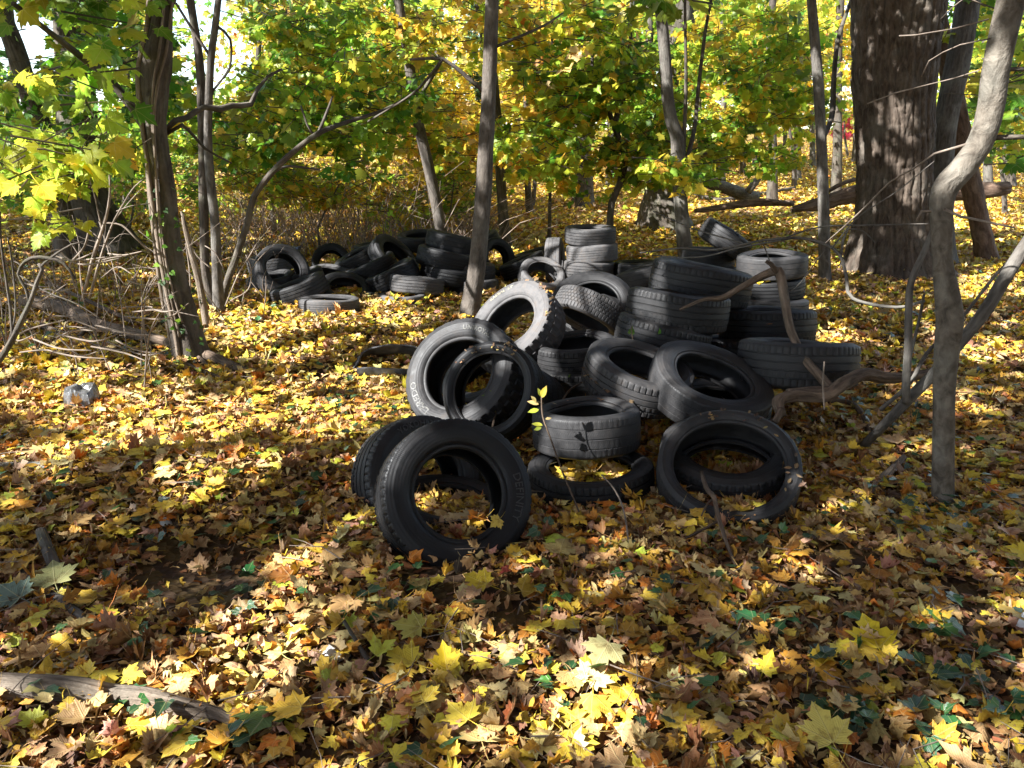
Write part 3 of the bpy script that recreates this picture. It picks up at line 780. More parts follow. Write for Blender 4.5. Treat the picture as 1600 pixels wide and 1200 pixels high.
def sprays(c, size, nl, pal, low, spread=.45, droop=.35, jit=.16, twig=True):
    """Leafy twigs about the points c: each a short twig with leaves held out in a loose flat fan."""
    k = len(c)
    az = rng.uniform(0, 2 * np.pi, k)
    L = rng.uniform(.6, 1.3, k) * spread
    dirv = np.stack([np.cos(az), np.sin(az), rng.uniform(-.45, .25, k)], 1)
    n = np.repeat(np.arange(k), nl)
    t = rng.uniform(0, 1, len(n))
    side = rng.choice([-1, 1], len(n))
    perp = np.stack([-np.sin(az), np.cos(az), 0 * az], 1)
    sz = size * np.clip(1 + .28 * rng.standard_normal(len(n)), .5, 1.6)
    pos = c[n] + dirv[n] * ((t - .5) * L[n])[:, None] + perp[n] * (side * sz * .35)[:, None] + rng.standard_normal((len(n), 3)) * [.07, .07, .035] * spread * 1.6
    pos[:, 2] -= droop * .3 * t * L[n]
    d = dirv[n] * t[:, None] * .9 + perp[n] * (side * rng.uniform(.4, 1.2, len(n)))[:, None] + rng.standard_normal((len(n), 3)) * .25
    d[:, 2] -= rng.uniform(.1, 1.5, len(n)) * droop * 2.2
    nv = (np.stack([rng.standard_normal(k) * .5, rng.standard_normal(k) * .6 - .25, np.ones(k) * .8], 1))[n] + rng.standard_normal((len(n), 3)) * [.4, .4, .1]
    base = palette(k, pal, jit)[n]
    own = palette(len(n), pal, jit)
    col = np.where(rng.random((len(n), 1)) < .6, base * (1 + .1 * rng.standard_normal((len(n), 1))), own)
    cu = np.stack([rng.normal(-.15, .2, len(n)), rng.normal(-.1, .15, len(n)), rng.normal(.12, .15, len(n)), rng.normal(0, .03, len(n))], 1)
    out = [inst(low, pos, dirframes(d, nv), sz, np.clip(col, .004, .85), cu)]
    if twig:
        a = c - dirv * (L * .75)[:, None] + [0, 0, .03]; b = c + dirv * (L * .5)[:, None]
        w = .004 + .006 * spread
        q = np.stack([a - perp * w, a + perp * w, b + perp * w * .4, b - perp * w * .4], 1)
        q2 = q.copy(); up = np.array([0, 0, w]); q2[:, 0] = a - up; q2[:, 1] = a + up; q2[:, 2] = b + up * .4; q2[:, 3] = b - up * .4
        V = np.concatenate([q, q2]).reshape(-1, 3)
        Qd = np.arange(len(V)).reshape(-1, 4)
        C = np.tile([.07, .055, .042, .5], (len(V), 1))
        out.append((V, np.zeros((0, 3), int), Qd, C, np.full((len(V), 2), 5.0)))
    return out

# light that reaches the heap: (px, py, depth, radius)
SPOTS = [(770, 490, 5.6, .26), (830, 470, 5.6, .18), (725, 500, 4.75, .13), (655, 575, 4.75, .22), (690, 640, 4.7, .12), (745, 545, 4.4, .09), (640, 640, 4.6, .1),
         (920, 390, 9.5, .42), (868, 400, 9.7, .3), (850, 425, 9.3, .34), (925, 455, 5.9, .28), (895, 480, 6.1, .2), (905, 517, 5.6, .15), (850, 555, 5.4, .10), (945, 520, 5.5, .1),
         (1015, 475, 5.2, .13), (985, 445, 6.5, .16), (870, 655, 4.1, .10), (925, 660, 4.0, .11), (1000, 590, 4.5, .16), (960, 560, 4.6, .12), (1045, 600, 4.0, .13), (1050, 560, 4.1, .08), (1040, 660, 4.0, .08),
         (580, 740, 3.7, .17), (590, 690, 3.7, .10), (655, 690, 3.35, .07), (838, 712, 3.9, .08), (1175, 405, 7.1, .18), (1225, 405, 7.1, .1), (1105, 355, 8.4, .16), (1030, 440, 5.8, .07),
         (515, 480, 8.0, .4), (440, 415, 9.0, .26), (650, 445, 8.8, .22), (620, 465, 8.7, .3), (700, 385, 9.2, .1), (600, 385, 9.4, .12), (540, 410, 9.6, .14), (500, 420, 9.4, .3), (740, 445, 9.2, .22), (400, 420, 9.5, .3),
         (745, 460, 7.7, .2), (265, 430, 6, .3), (285, 520, 6.1, .3), (255, 330, 6, .15), (335, 440, 7.8, .5), (1535, 190, 3.5, .22), (1500, 270, 3.5, .12), (1400, 180, 10.2, .22), (1430, 290, 10.2, .25), (1352, 235, 10.3, .1), (1060, 280, 10.3, .35), (755, 250, 7.7, .12), (765, 120, 7.7, .2), (690, 330, 11.5, .5), (1285, 330, 9.9, .3), (130, 618, 5.2, .3)]
_SQ = np.array([P(a_, b_, d_) for a_, b_, d_, r_ in SPOTS]); _SR = np.array([s_[3] for s_ in SPOTS])
OPENINGS = [(335, 70, 80, 95), (60, 55, 60, 65), (285, 30, 50, 50)]    # gaps between the crowns where the sky shows
CROWN_SIZE, CROWN_MANY = .84, 1.55
def region(cx, cy, rx, ry, d0, d1, k, gate=0.0, gs=70.0, seed=0.0):
    """k points seen inside a pixel ellipse between two depths, thinned where the noise leaves gaps."""
    out = np.zeros((0, 3))
    tries = 0
    while len(out) < k and tries < 30:
        m = k * 3
        r = np.sqrt(rng.random(m)); a = rng.uniform(0, 6.2832, m)
        px = cx + rx * r * np.cos(a); py = cy + ry * r * np.sin(a)
        d = rng.uniform(d0, d1, m)
        ok = fbm(px / gs + seed, py / gs + d * .35 + seed) > gate
        p = P(px[ok], py[ok], d[ok])
        p = p[p[:, 2] > gz(p[:, 0], p[:, 1]) + .12]
        qx, qy, _ = proj(p)
        op = np.zeros(len(p))
        for ex, ey, ea, eb in OPENINGS: op = np.maximum(op, np.clip(2.6 * (1 - ((qx - ex) / ea) ** 2 - ((qy - ey) / eb) ** 2), 0, .86))
        p = p[rng.random(len(p)) > op]
        qx, qy, qd = proj(p)
        p = p[~((qx > 212) & (qx < 292) & (qd < 6.3) & (rng.random(len(p)) < .93))]
        out = np.vstack([out, p]); tries += 1
    for q, r_ in zip(_SQ, _SR):
        w = out - q; t = w @ SUN
        out = out[~((np.linalg.norm(w - t[:, None] * SUN, axis=1) < r_ + .22) & (t > .5))]
    return out[:k]

def crown(root, regs, size, nl, pal, low=None, mat=None, spread=.45, droop=.35):
    bs = []
    for rg in regs:
        bs += sprays(region(*rg[:6], int(rg[6] * (CROWN_MANY * .74 if not low is MAPLE_FINE else 1.2)), *rg[7:]), size * CROWN_SIZE, nl if low is MAPLE_FINE else int(nl * 1.4), pal, low or MAPLE_MID, spread * 1.15, droop)
    return leafmesh('crown', bs, mat or M_CROWN, root)
# ------------------------------------------------------------------ the trees one can tell apart
PAL_Y = [(4, YEL), (.9, GOLD), (4, YGR), (1, LGR), (.15, ORA), (1, PALE)]
PAL_YG = [(2, YEL), (4, YGR), (4, LGR), (1, GRN), (.3, GOLD)]
PAL_G = [(4, GRN), (3, LGR), (1.5, YGR), (.8, DGR)]
PAL_GB = [(3, LGR), (3, YGR), (2, GRN)]
PAL_GOLD = [(1.6, GOLD), (4, YEL), (.25, ORA), (1.4, PALE), (3, YGR), (1, LGR)]
PAL_TAN = [(3, TAN), (2, BRN), (2, GOLD), (1, YGR), (1, PALE)]

t = tree('vine_covered_tree', 'crooked tree trunk wound with thick bare vines beside the fallen branch', 6.1,
     [(303, 575, 25.5), (297, 540, 23.8), (287, 500, 22.0), (275, 450, 20.2), (266, 400, 19.4), (259, 345, 19.4), (253, 290, 19.4), (247, 240, 17.6), (241, 190, 17.6), (241, 130, 22.0), (246, 90, 22.9), (251, 45, 17.6), (253, 0, 16.7), (254, -60, 15.8)],
     M_BARK_DARK, seg=40, step=.035, wob=.14, ridge=.010, nr=10, flare=.25)
sp = ATTACH[t.name]
for k, (ph, tw, rr_) in enumerate([(3.2, 1.1, .016), (3.9, .55, .019), (2.4, -1.4, .011), (4.6, 2.1, .012), (5.4, -.8, .010), (1.6, 1.3, .012), (3.5, -2.4, .008)]):
    i0, i1 = 3 * k, len(sp) - 1
    idx = np.arange(i0, i1, 3)
    s = np.linspace(0, 1, len(idx))
    th = ph + tw * 2.2 * s + .5 * np.sin(s * 11 + k)
    q = sp[idx].copy()
    r = q[:, 3] * 1.03 + rr_ * .55
    q[:, 0] += r * np.cos(th); q[:, 1] += r * np.sin(th); q[:, 3] = rr_ * (1 - .35 * s)
    v, f, uv = tube(spline(q, .04), 7, .18, seed=k)
    mesh('vine', local(v, t), f, M_VINE, t, uv=uv)
branches(t, 'limb', [[(236, 215, 7), (205, 165, 7), (165, 118, 6.5), (135, 95, 6), (90, 60, 5, 5.6), (20, 5, 4, 5.2)], [(256, 205, 4, 6.2), (275, 188, 4.6, 6.25), (292, 184, 4.4, 6.3), (318, 167, 4.6, 6.45), (345, 170, 5, 6.55), (362, 165, 4.6, 6.6), (392, 163, 4.2, 6.8), (402, 140, 3, 6.85), (418, 120, 2.4, 6.9), (440, 108, 1.8, 7)], [(258, 210, 3, 6.2), (285, 195, 3, 6.2), (320, 232, 2.2, 6.2), (362, 255, 1.5, 6.2)]], 6.15, M_BARK_DARK)

crown(t, [(-20, 60, 110, 170, 4.4, 5.6, 8, .46, 60), (130, 130, 90, 90, 4.6, 6.0, 9, .48, 60), (190, 30, 100, 60, 4.8, 6.5, 14, .46, 60), (100, 250, 80, 50, 4.6, 5.8, 5, .5, 50)], .13, 6, PAL_GB, MAPLE_FINE, M_CROWN_NEAR, .42)

t = tree('dark_maple', 'thick dark upright trunk behind the bare shrub, green leaves crossing it', 12.2,
     [(150, 352, 40), (138, 315, 33), (130, 270, 30), (122, 200, 29), (115, 100, 26), (107, 0, 24), (102, -80, 22)], M_BARK_DARK, seg=56, step=.08, ridge=.022, nr=16, flare=.5)
crown(t, [(70, 60, 190, 180, 7.5, 12, 72, .5, 50), (60, 200, 170, 110, 7.0, 12, 66, .49, 50), (200, 110, 90, 160, 7.5, 13, 60, .48, 45)], .13, 8, PAL_G, None, None, .5)
t = tree('leaning_dark_tree', 'slanting dark trunk furthest towards the left edge of the woods', 11.0, [(95, 330, 17), (80, 250, 16), (60, 190, 16), (42, 130, 15), (22, 70, 14), (-5, -10, 13)], M_BARK_DARK, seg=20, ridge=.012, nr=9)
crown(t, [(20, 130, 120, 190, 8, 12, 80, .48, 50)], .13, 8, PAL_G, None, None, .5)

t = tree('double_sapling', 'pair of slim pale stems rising from one foot behind the vine trunk', 7.9, [(343, 492, 9), (340, 440, 8), (336, 350, 7.5), (328, 270, 7), (325, 210, 6.5), (329, 100, 6), (335, 50, 5.5), (341, 0, 5), (346, -60, 4.5)], M_BARK_GREY, seg=10, top=6.5)
branches(t, 'stem', [[(338, 488, 8), (322, 430, 7), (319, 360, 7.5), (318, 280, 7.5), (316, 200, 7), (312, 100, 6.5), (298, 5, 6), (290, -60, 5)]], 8.05, M_BARK_DARK, seg=9)
branches(t, 'twig', [[(330, 90, 2.5), (300, 45, 2.2), (275, 5, 2)], [(338, 40, 2.2), (360, 62, 2), (358, 110, 1.6), (340, 130, 1.2)], [(326, 150, 2), (350, 120, 1.5), (362, 100, 1.2)]], 7.9, M_BARK_DARK, separate=True)
crown(t, [(395, 60, 75, 90, 9, 12, 40, .5, 45), (350, 200, 60, 60, 8.5, 11, 26, .45, 45)], .12, 8, PAL_YG)

t = tree('slanting_sapling', 'thin grey sapling slanting far over to the right beside the double stems', 8.1, [(346, 492, 4.8), (352, 450, 5.2), (368, 405, 5.2), (388, 345, 5.2), (398, 305, 4.8), (432, 262, 4.8), (470, 228, 4.4), (502, 206, 4.0), (545, 190, 3.2, 8.6), (600, 172, 2.6, 9), (640, 150, 2.1, 9.3)], M_BARK_DARK, seg=9, top=0)
branches(t, 'twig', [[(497, 210, 3), (505, 190, 2.5), (512, 172, 2), (520, 150, 1.4)], [(490, 212, 2), (480, 195, 1.6), (470, 165, 1.2)], [(400, 300, 3), (440, 262, 2.2, 8.3), (500, 265, 1.5, 8.5)]], 8.2, M_BARK_YOUNG)
crown(t, [(560, 150, 110, 70, 8.6, 10.5, 60, .45, 45), (450, 120, 110, 110, 8.6, 12.5, 80, .48, 36), (330, 120, 90, 110, 9, 12, 30, .5, 36), (470, 250, 90, 45, 8.8, 11, 24, .45, 45)], .12, 8, [(2, GRN), (3, LGR), (3, YGR), (1, YEL)])
t = tree('dead_sapling', 'short bare dead stem close to the right of the vine trunk', 7.2, [(320, 490, 5), (311, 440, 5), (300, 400, 4.5), (288, 350, 3.5), (284, 330, 2)], M_DEADWOOD, seg=8, top=0)

t = tree('leaning_maple', 'slim straight trunk leaning left behind the far tyres', 11.6, [(697, 425, 9.5), (689, 360, 9), (679, 305, 9), (666, 245, 8.5), (650, 175, 8.5), (638, 90, 8), (625, 15, 7.5), (614, -60, 7)], M_BARK_YOUNG, seg=12)
branches(t, 'branch', [[(645, 155, 3), (600, 175, 3), (560, 190, 3), (520, 215, 2)], [(648, 165, 3), (690, 92, 3), (680, 80, 2)]], 11.6, M_BARK_DARK)
crown(t, [(570, 60, 120, 110, 10.5, 14, 120, .45, 55), (600, 200, 110, 90, 11.5, 14.5, 90, .5, 50)], .13, 8, PAL_YG)

t = tree('central_maple', 'straight young tree standing in the middle among the tyres', 7.75, [(733, 492, 15), (738, 462, 14), (745, 420, 13.5), (750, 370, 13), (756, 290, 13), (760, 220, 12), (765, 120, 11.5), (767, 50, 11), (769, 0, 10.5), (771, -70, 10)], M_BARK_YOUNG, seg=20, step=.06, wob=.08, flare=.2)
branches(t, 'branch', [[(754, 142, 3.5), (735, 125, 3.5), (712, 105, 3.2), (692, 92, 3), (660, 92, 2.4), (640, 93, 2)], [(764, 78, 3), (800, 62, 2.5), (850, 40, 2, 8), (880, 20, 1.5, 8.2)], [(692, 92, 2.5), (672, 118, 2.2), (640, 150, 1.8, 8.2), (575, 190, 1.5, 8.6)]], 7.75, M_BARK_DARK)
crown(t, [(700, 40, 90, 70, 8.8, 12, 40, .48, 50), (830, 50, 100, 90, 8.5, 12, 60, .47, 50), (690, 250, 60, 80, 11.5, 14, 40, .45, 40)], .125, 8, PAL_Y)

t = tree('ivy_clad_tree', 'dark ivy hung trunk just behind the central young tree', 13.0, [(790, 380, 9), (785, 320, 8), (781, 250, 8), (775, 180, 8.5), (765, 90, 9.5), (752, 10, 10), (745, -60, 10)], M_BARK_DARK, seg=14)
crown(t, [(752, 50, 16, 110, 12.7, 13.2, 170, .3, 30), (775, 220, 10, 40, 12.8, 13.1, 30, .3, 30)], .065, 7, [(3, DGR), (2, IVYC), (1, GRN)], IVY_LOW, M_IVY, .16)

t = tree('crooked_sapling', 'crooked dark sapling with a fork, rising behind the sunlit column of tyres', 11.6, [(953, 385, 5.5), (953, 347, 5.5), (956, 315, 5.5), (968, 288, 5.5), (977, 250, 5.5), (968, 222, 5), (961, 200, 5), (966, 172, 4.5), (972, 150, 4), (979, 125, 3.5), (985, 60, 3), (987, -30, 2.6)], M_BARK_DARK, seg=9, top=5.5)
branches(t, 'branch', [[(961, 202, 4), (951, 174, 4), (938, 150, 3.6), (927, 132, 3), (926, 60, 2.4), (930, 0, 2)], [(927, 133, 2.6), (912, 124, 2.4), (890, 135, 2), (850, 165, 1.6)], [(974, 240, 3), (966, 215, 2), (975, 190, 1.4)], [(925, 140, 2.2), (900, 165, 1.8), (860, 215, 1.4), (820, 265, 1)]], 11.6, M_BARK_DARK)
crown(t, [(870, 190, 110, 90, 9.5, 12, 130, .45, 45), (980, 180, 80, 110, 10.0, 12.5, 100, .46, 45), (900, 90, 110, 90, 9.5, 12.5, 120, .45, 50), (1020, 240, 55, 50, 10.3, 12, 50, .4, 35), (930, 270, 70, 40, 10.5, 12, 24, .45, 35)], .125, 8, PAL_YG)

t = tree('hollow_dark_tree', 'massive near black trunk with a flared foot behind the fork of saplings', 16.0, [(1034, 325, 34), (1033, 300, 26), (1034, 250, 23), (1044, 170, 23), (1056, 90, 24), (1064, 20, 24), (1070, -60, 22)], M_BARK_DARK, seg=48, step=.1, ridge=.03, nr=14, flare=.6)
branches(t, 'limb', [[(1020, 200, 9), (1004, 165, 9), (1006, 130, 8), (1015, 60, 7), (1012, 0, 6)]], 15.8, M_BARK_DARK)
crown(t, [(1020, 100, 70, 110, 13.5, 15.5, 70, .45, 40), (1010, 205, 50, 60, 13.5, 15.5, 50, .4, 35)], .125, 8, PAL_GB)

t = tree('bowed_maple', 'bowed grey trunk bending left above the torn tipped up tyre', 10.4, [(1074, 415, 12), (1068, 370, 11), (1063, 310, 10.5), (1059, 255, 10.5), (1058, 215, 10.5), (1049, 188, 10), (1043, 150, 9.5), (1041, 110, 9), (1036, 50, 9), (1030, 0, 8.5), (1024, -60, 8)], M_BARK_GREY, seg=16, step=.07)
branches(t, 'stem', [[(1068, 245, 3.5), (1070, 190, 3.2), (1072, 130, 3), (1071, 60, 2.6), (1070, -20, 2.2)], [(1068, 300, 4), (1074, 250, 4), (1085, 200, 3.6, 10.8), (1091, 140, 3.4, 11), (1102, 50, 3, 11), (1117, -30, 2.6, 11)]], 10.4, M_BARK_DARK)
crown(t, [(1120, 150, 80, 110, 11, 14, 90, .45, 45), (1075, 240, 45, 60, 9.3, 11.5, 36, .42, 35), (1180, 60, 110, 80, 11, 14, 110, .45, 50)], .125, 8, PAL_YG)

t = tree('slim_pole_tree', 'slim straight pole of a tree between the short tyre stack and the massive trunk', 10.0, [(1289, 440, 9), (1288, 400, 8.5), (1287, 330, 8.5), (1284, 240, 8), (1279, 140, 8), (1272, 50, 7.5), (1268, 0, 7), (1264, -60, 7)], M_BARK_GREY, seg=12)
branches(t, 'limb', [[(1287, 215, 4), (1300, 180, 4.5, 11), (1303, 120, 4, 11.3), (1310, 60, 3.5, 11.5), (1330, 0, 3, 12)]], 10.2, M_BARK_DARK)
crown(t, [(1230, 120, 75, 100, 11.5, 15, 100, .46, 45), (1200, 220, 90, 50, 12, 15, 56, .46, 40)], .125, 8, [(3, YGR), (3, LGR), (2, YEL), (1, GRN)])

b0, _ = PY(1360, 316, 10.1)
t = tree('massive_maple', 'massive old maple with rough plated bark and spots of blue paint', 10.7, [(1392, 432, 78), (1392, 412, 68), (1394, 375, 60), (1396, 330, 56), (1397, 270, 55), (1397, 200, 57), (1398, 120, 61), (1401, 50, 66), (1404, 0, 70), (1410, -90, 76)], M_BARK_GREY, seg=220, step=.03, wob=.05, ridge=.035, nr=30, flare=.30, top=7)
loc = np.array(t.location)
pts = []
for px, py, r, yy in ((1357, 314, .10, 10.31), (1370, 313, .08, 10.24), (1395, 313, .085, 10.17), (1434, 330, .06, 10.30), (1381, 314, .06, 10.2)):
    p, d = PY(px, py, yy)
    pts.append((*(p - loc), r))
M_BARK_BIG = bark_mat('plated_bark', (.032, .024, .018), (.135, .105, .083), 20, 5, 1.0, paint=pts, lichen=.22)
[c for c in t.children if c.name.startswith('trunk')][0].data.materials[0] = M_BARK_BIG

t = tree('grey_forest_tree', 'brown trunk rising right behind the massive maple and leaning right', 11.4, [(1472, 420, 20), (1470, 340, 18), (1470, 270, 17), (1478, 190, 17), (1494, 110, 18), (1507, 40, 18), (1516, -20, 18)], M_BARK_GREY, seg=26, ridge=.012, nr=12)
crown(t, [(1560, 70, 80, 110, 10.5, 14, 90, .46, 45), (1570, 190, 70, 60, 11, 15, 50, .45, 45)], .125, 8, [(3, GRN), (3, LGR), (2, YGR), (1, YEL)])
t = tree('broken_leaning_trunk', 'splintered trunk leaning left with its foot on the leaves behind the bent sapling', 12.0, [(1538, 385, 15), (1530, 345, 14), (1520, 300, 15), (1507, 245, 16), (1494, 170, 15), (1478, 90, 14), (1464, 20, 13), (1455, -50, 12)], M_ROTTEN, seg=22, ridge=.02, nr=9)

t = tree('bent_sapling', 'near sapling with smooth mottled bark and a sharp bend to the right', 3.42, [(1473, 808, 16.5), (1472, 770, 14.8), (1474, 690, 15.2), (1475, 610, 15.7), (1479, 550, 17.4), (1484, 500, 19.1), (1480, 460, 17.4), (1473, 410, 14.8), (1472, 360, 15.7), (1472, 315, 17.4), (1480, 290, 19.1), (1505, 262, 19.1), (1532, 222, 19.1), (1548, 170, 19.1), (1556, 110, 19.1), (1568, 50, 19.6), (1582, -10, 20.0), (1596, -80, 19.1)], M_BARK_SMOOTH, seg=40, step=.018, wob=.09, flare=.18, top=6.5)
branches(t, 'branch', [[(1560, 108, 4), (1600, 108, 3.5), (1680, 112, 3)], [(1545, 215, 5), (1600, 214, 4), (1680, 218, 3)]], 3.42, M_BARK_SMOOTH)
branches(t, 'twig', [[(1512, 225, 2.2), (1460, 240, 1.8, 3.5), (1425, 265, 1.6, 3.6), (1390, 285, 1.5, 3.8), (1345, 330, 1.4, 4.0), (1290, 380, 1.2, 4.3)], [(1545, 30, 1.4), (1490, 45, 1.3), (1430, 55, 1.2), (1405, 56, 1)], [(1548, 60, 1.2), (1500, 70, 1), (1452, 95, 1, 3.6), (1440, 120, .9, 3.7)], [(1540, 10, 1.2), (1510, -5, 1), (1470, 30, .8, 3.6)], [(1530, 110, 1.2), (1480, 125, 1, 3.6), (1400, 145, 1, 3.7), (1355, 162, .9, 3.8)], [(1478, 330, 2.4), (1440, 330, 2), (1432, 345, 1.5)], [(1476, 327, 2.6, 3.3), (1500, 338, 2.2, 3.2), (1540, 346, 2, 3.1), (1585, 356, 1.6, 3.0)]], 3.42, M_TWIG)
crown(t, [(1590, 150, 50, 120, 4.5, 6.5, 12, .4, 40), (1060, -15, 60, 24, 4.6, 5.6, 7, .2, 40)], .14, 6, PAL_GB, MAPLE_FINE, M_CROWN_NEAR, .4)

# background trunks, each its own tree
BT = [(910, 314, 906, 100, 13, 19.5, 'pale thick trunk seen far behind the fork of the crooked sapling'), (955, 262, 951, 40, 7, 25, 'thin far trunk right beside the pale thick one'),
      (858, 362, 861, 150, 2.5, 13.5, 'whip thin sapling alone on the sunlit leaves left of the column of tyres'), (828, 335, 820, 130, 5, 18, 'slim pale trunk on the sunlit slope right of the central tree'),
      (1130, 262, 1128, 60, 5, 23, 'slim far trunk over the left end of the fallen log'), (1206, 285, 1204, 60, 7, 20, 'dark trunk where the fallen log forks upward'),
      (1162, 255, 1165, 40, 4, 28, 'thin upright trunk far behind the middle of the fallen log'), (1245, 262, 1243, 60, 5, 26, 'thin trunk far off left of the slim pole'),
      (1306, 270, 1312, 30, 7, 21, 'mid grey trunk between the slim pole and the massive maple'), (1222, 250, 1226, 60, 3, 30, 'whip thin trunk far off left of the slim pole'),
      (1545, 268, 1540, 60, 6, 22, 'thin trunk far off behind the bent sapling'), (1576, 262, 1572, 40, 8, 24, 'dark trunk by the right edge of the woods'),
      (1180, 245, 1186, 30, 3.5, 33, 'faint trunk far off above the fallen log'), (1270, 248, 1262, 30, 4, 32, 'faint trunk far off close to the slim pole'),
      (880, 290, 884, 60, 4, 22, 'thin trunk far off left of the pale thick one'), (1095, 258, 1090, 60, 4, 27, 'thin trunk far off right of the bowed maple'),
      (985, 262, 990, 60, 5, 26, 'thin trunk far off left of the massive dark one'), (1336, 246, 1332, 40, 4, 34, 'faint trunk far off left of the massive maple'),
      (456, 300, 449, 60, 6, 20, 'hidden slim trunk behind the thicket of canes'), (520, 300, 516, 30, 5, 24, 'slim trunk behind the middle of the thicket'), (400, 320, 405, 60, 5, 18, 'slim trunk left of the thicket of canes'), (590, 300, 596, 20, 5, 26, 'slim trunk behind the right of the thicket'),
      (205, 320, 200, 60, 5, 17, 'slim trunk between the thick dark one and the vine trunk'), (30, 330, 20, 80, 8, 17, 'dark trunk on the slope by the left edge')]
for k, (bx, by, tx, ty, r, y0, lab) in enumerate(BT):
    by = max(by, 0)
    g = None
    for yy in np.arange(600, 150, -2):
        p, d = PY(bx, yy, y0)
        if p[2] > gz(p[0], p[1]): by = yy; break
    m = rng.normal(0, 4)
    t = tree('forest_tree' if r > 3 else 'thin_sapling', lab, y0, [(bx, by, r * 1.25), (bx * .7 + tx * .3 + m, by * .7 + ty * .3, r), (bx * .3 + tx * .7 - m, by * .3 + ty * .7, r * .9), (tx, ty, r * .85)], [M_BARK_DARK, M_BARK_GREY, M_BARK_DARK][k % 3], group='trees in the background', seg=9, top=8.5 if y0 < 22 else 11, step=.3)
    if k % 2 == 0 or y0 > 19:
        pal = [PAL_Y, PAL_YG, PAL_GOLD][k % 3]
        cx = tx
        crown(t, [(cx, 110, 95, 105, y0 - 1.5, y0 + 2.5, 60, .46, 45), (cx + 30, 30, 100, 60, y0 - 2, y0 + 2, 40, .44, 45)], .16, 8, pal, MAPLE_LOW, None, .7)

# leafy maples further back, whose trunks hide in the leaves
def bush(name, label, y0, bx, by, regs, pal, size=.14, spread=.6, cat='tree', group='leafy trees and shrubs behind', low=None, nl=8, r=4, th=None):
    for yy in np.arange(600, 150, -2):
        p, d = PY(bx, yy, y0)
        if p[2] > gz(p[0], p[1]): by = yy; break
    t = tree(name, label, y0, [(bx, by, r), (bx + rng.normal(0, 5), by - 40, r * .8), (bx + rng.normal(0, 10), by - 110, r * .5)], M_BARK_YOUNG, cat, group, seg=7, top=0, step=.25)
    crown(t, regs, size, nl, pal, low or MAPLE_LOW, None, spread)
    return t
bush('yellow_maple', 'bright yellow maple filling the gap left of the central tree', 17, 690, 320, [(640, 90, 110, 120, 15, 19, 190, .42, 55), (690, 210, 80, 80, 15.5, 18.5, 100, .42, 45)], [(6, YEL), (3, YGR), (1, PALE)])
bush('yellow_maple', 'golden maple right of the central tree above the sunlit slope', 19, 830, 320, [(840, 80, 120, 110, 17, 22, 190, .44, 55), (820, 190, 90, 70, 17, 20, 80, .46, 45)], PAL_Y)
bush('green_maple', 'mid green maple above the thicket of canes', 15, 430, 320, [(460, 120, 110, 110, 11, 17, 110, .5, 40), (560, 60, 100, 80, 12, 17, 90, .47, 40)], [(4, GRN), (3, LGR), (2, YGR)])
bush('green_maple', 'pale green maple behind the left trunks', 15.5, 190, 330, [(170, 200, 130, 90, 13, 17, 150, .46, 50), (40, 210, 110, 100, 13, 18, 120, .46, 50)], PAL_GB)
bush('golden_maple', 'golden maple far behind the slim pole tree', 24, 1240, 270, [(1220, 70, 120, 90, 21, 27, 170, .44, 50), (1140, 60, 90, 80, 20, 26, 110, .44, 50)], PAL_GOLD, .17)
bush('golden_maple', 'orange tinged maple above the thicket near the patch of sky', 20, 440, 300, [(420, 60, 70, 80, 18, 21, 60, .47, 40), (520, 150, 80, 90, 18, 22, 90, .44, 50)], [(4, GOLD), (3, PALE), (2, YEL), (1, ORA)], .16)
bush('yellow_maple', 'yellow maple by the right edge behind the bent sapling', 18, 1570, 300, [(1560, 110, 80, 120, 15, 20, 130, .45, 50)], PAL_YG)
bush('brown_oak', 'tan leaved shrub glowing in the sun right of the leaning trunk', 16, 660, 330, [(620, 240, 70, 70, 14.5, 17, 90, .4, 40), (700, 270, 50, 50, 14.5, 16.5, 50, .4, 40)], [(3, PALE), (2, TAN), (2, YEL), (1, PINK)], .11, .45, 'shrub')
bush('yellow_shrub', 'low yellow leaved shrub in front of the thicket', 12.5, 500, 350, [(480, 275, 110, 45, 11.4, 13.5, 90, .46, 36), (580, 295, 90, 40, 11.6, 13.5, 60, .46, 36), (410, 260, 70, 60, 11.4, 14, 60, .46, 36), (640, 330, 70, 30, 12, 14, 50, .44, 36)], [(4, YGR), (2, LGR), (2, GOLD), (2, YEL), (1, TAN)], .10, .4, 'shrub', r=2)
bush('green_shrub', 'low green shrub behind the central tree', 13, 705, 330, [(700, 300, 60, 40, 12.5, 14.5, 50, .4, 35), (810, 260, 40, 60, 13, 15, 30, .42, 35)], [(3, LGR), (2, GRN), (2, PALE)], .09, .4, 'shrub', r=2)
bush('tan_shrub', 'pale tan and yellow shrub mass behind the thicket of canes', 15.5, 560, 340, [(520, 250, 150, 70, 14, 18, 170, .38, 34), (640, 290, 110, 50, 14, 18, 120, .38, 34), (420, 290, 80, 50, 14, 17, 80, .4, 34)], [(5, PALE), (3, YEL), (3, YGR), (1.5, TAN)], .10, .5, 'shrub', r=2)
bush('yellow_shrub', 'sunny yellow shrub between the leaning trunk and the central tree', 15, 720, 340, [(715, 230, 50, 80, 14, 17, 90, .4, 34), (700, 150, 70, 80, 14, 18, 100, .42, 34)], [(5, YEL), (2, GOLD), (2, YGR), (1, PALE)], .12, .45, 'shrub', r=2)
bush('green_shrub', 'pale leaved undergrowth on the left slope behind the vine trunk', 13.5, 200, 345, [(190, 280, 110, 50, 12, 16, 90, .42, 34), (330, 260, 60, 70, 11, 16, 80, .42, 34), (60, 290, 80, 40, 11, 15, 50, .44, 34)], [(3, LGR), (2, GRN), (2, YGR), (2, TAN)], .10, .45, 'shrub', r=2)
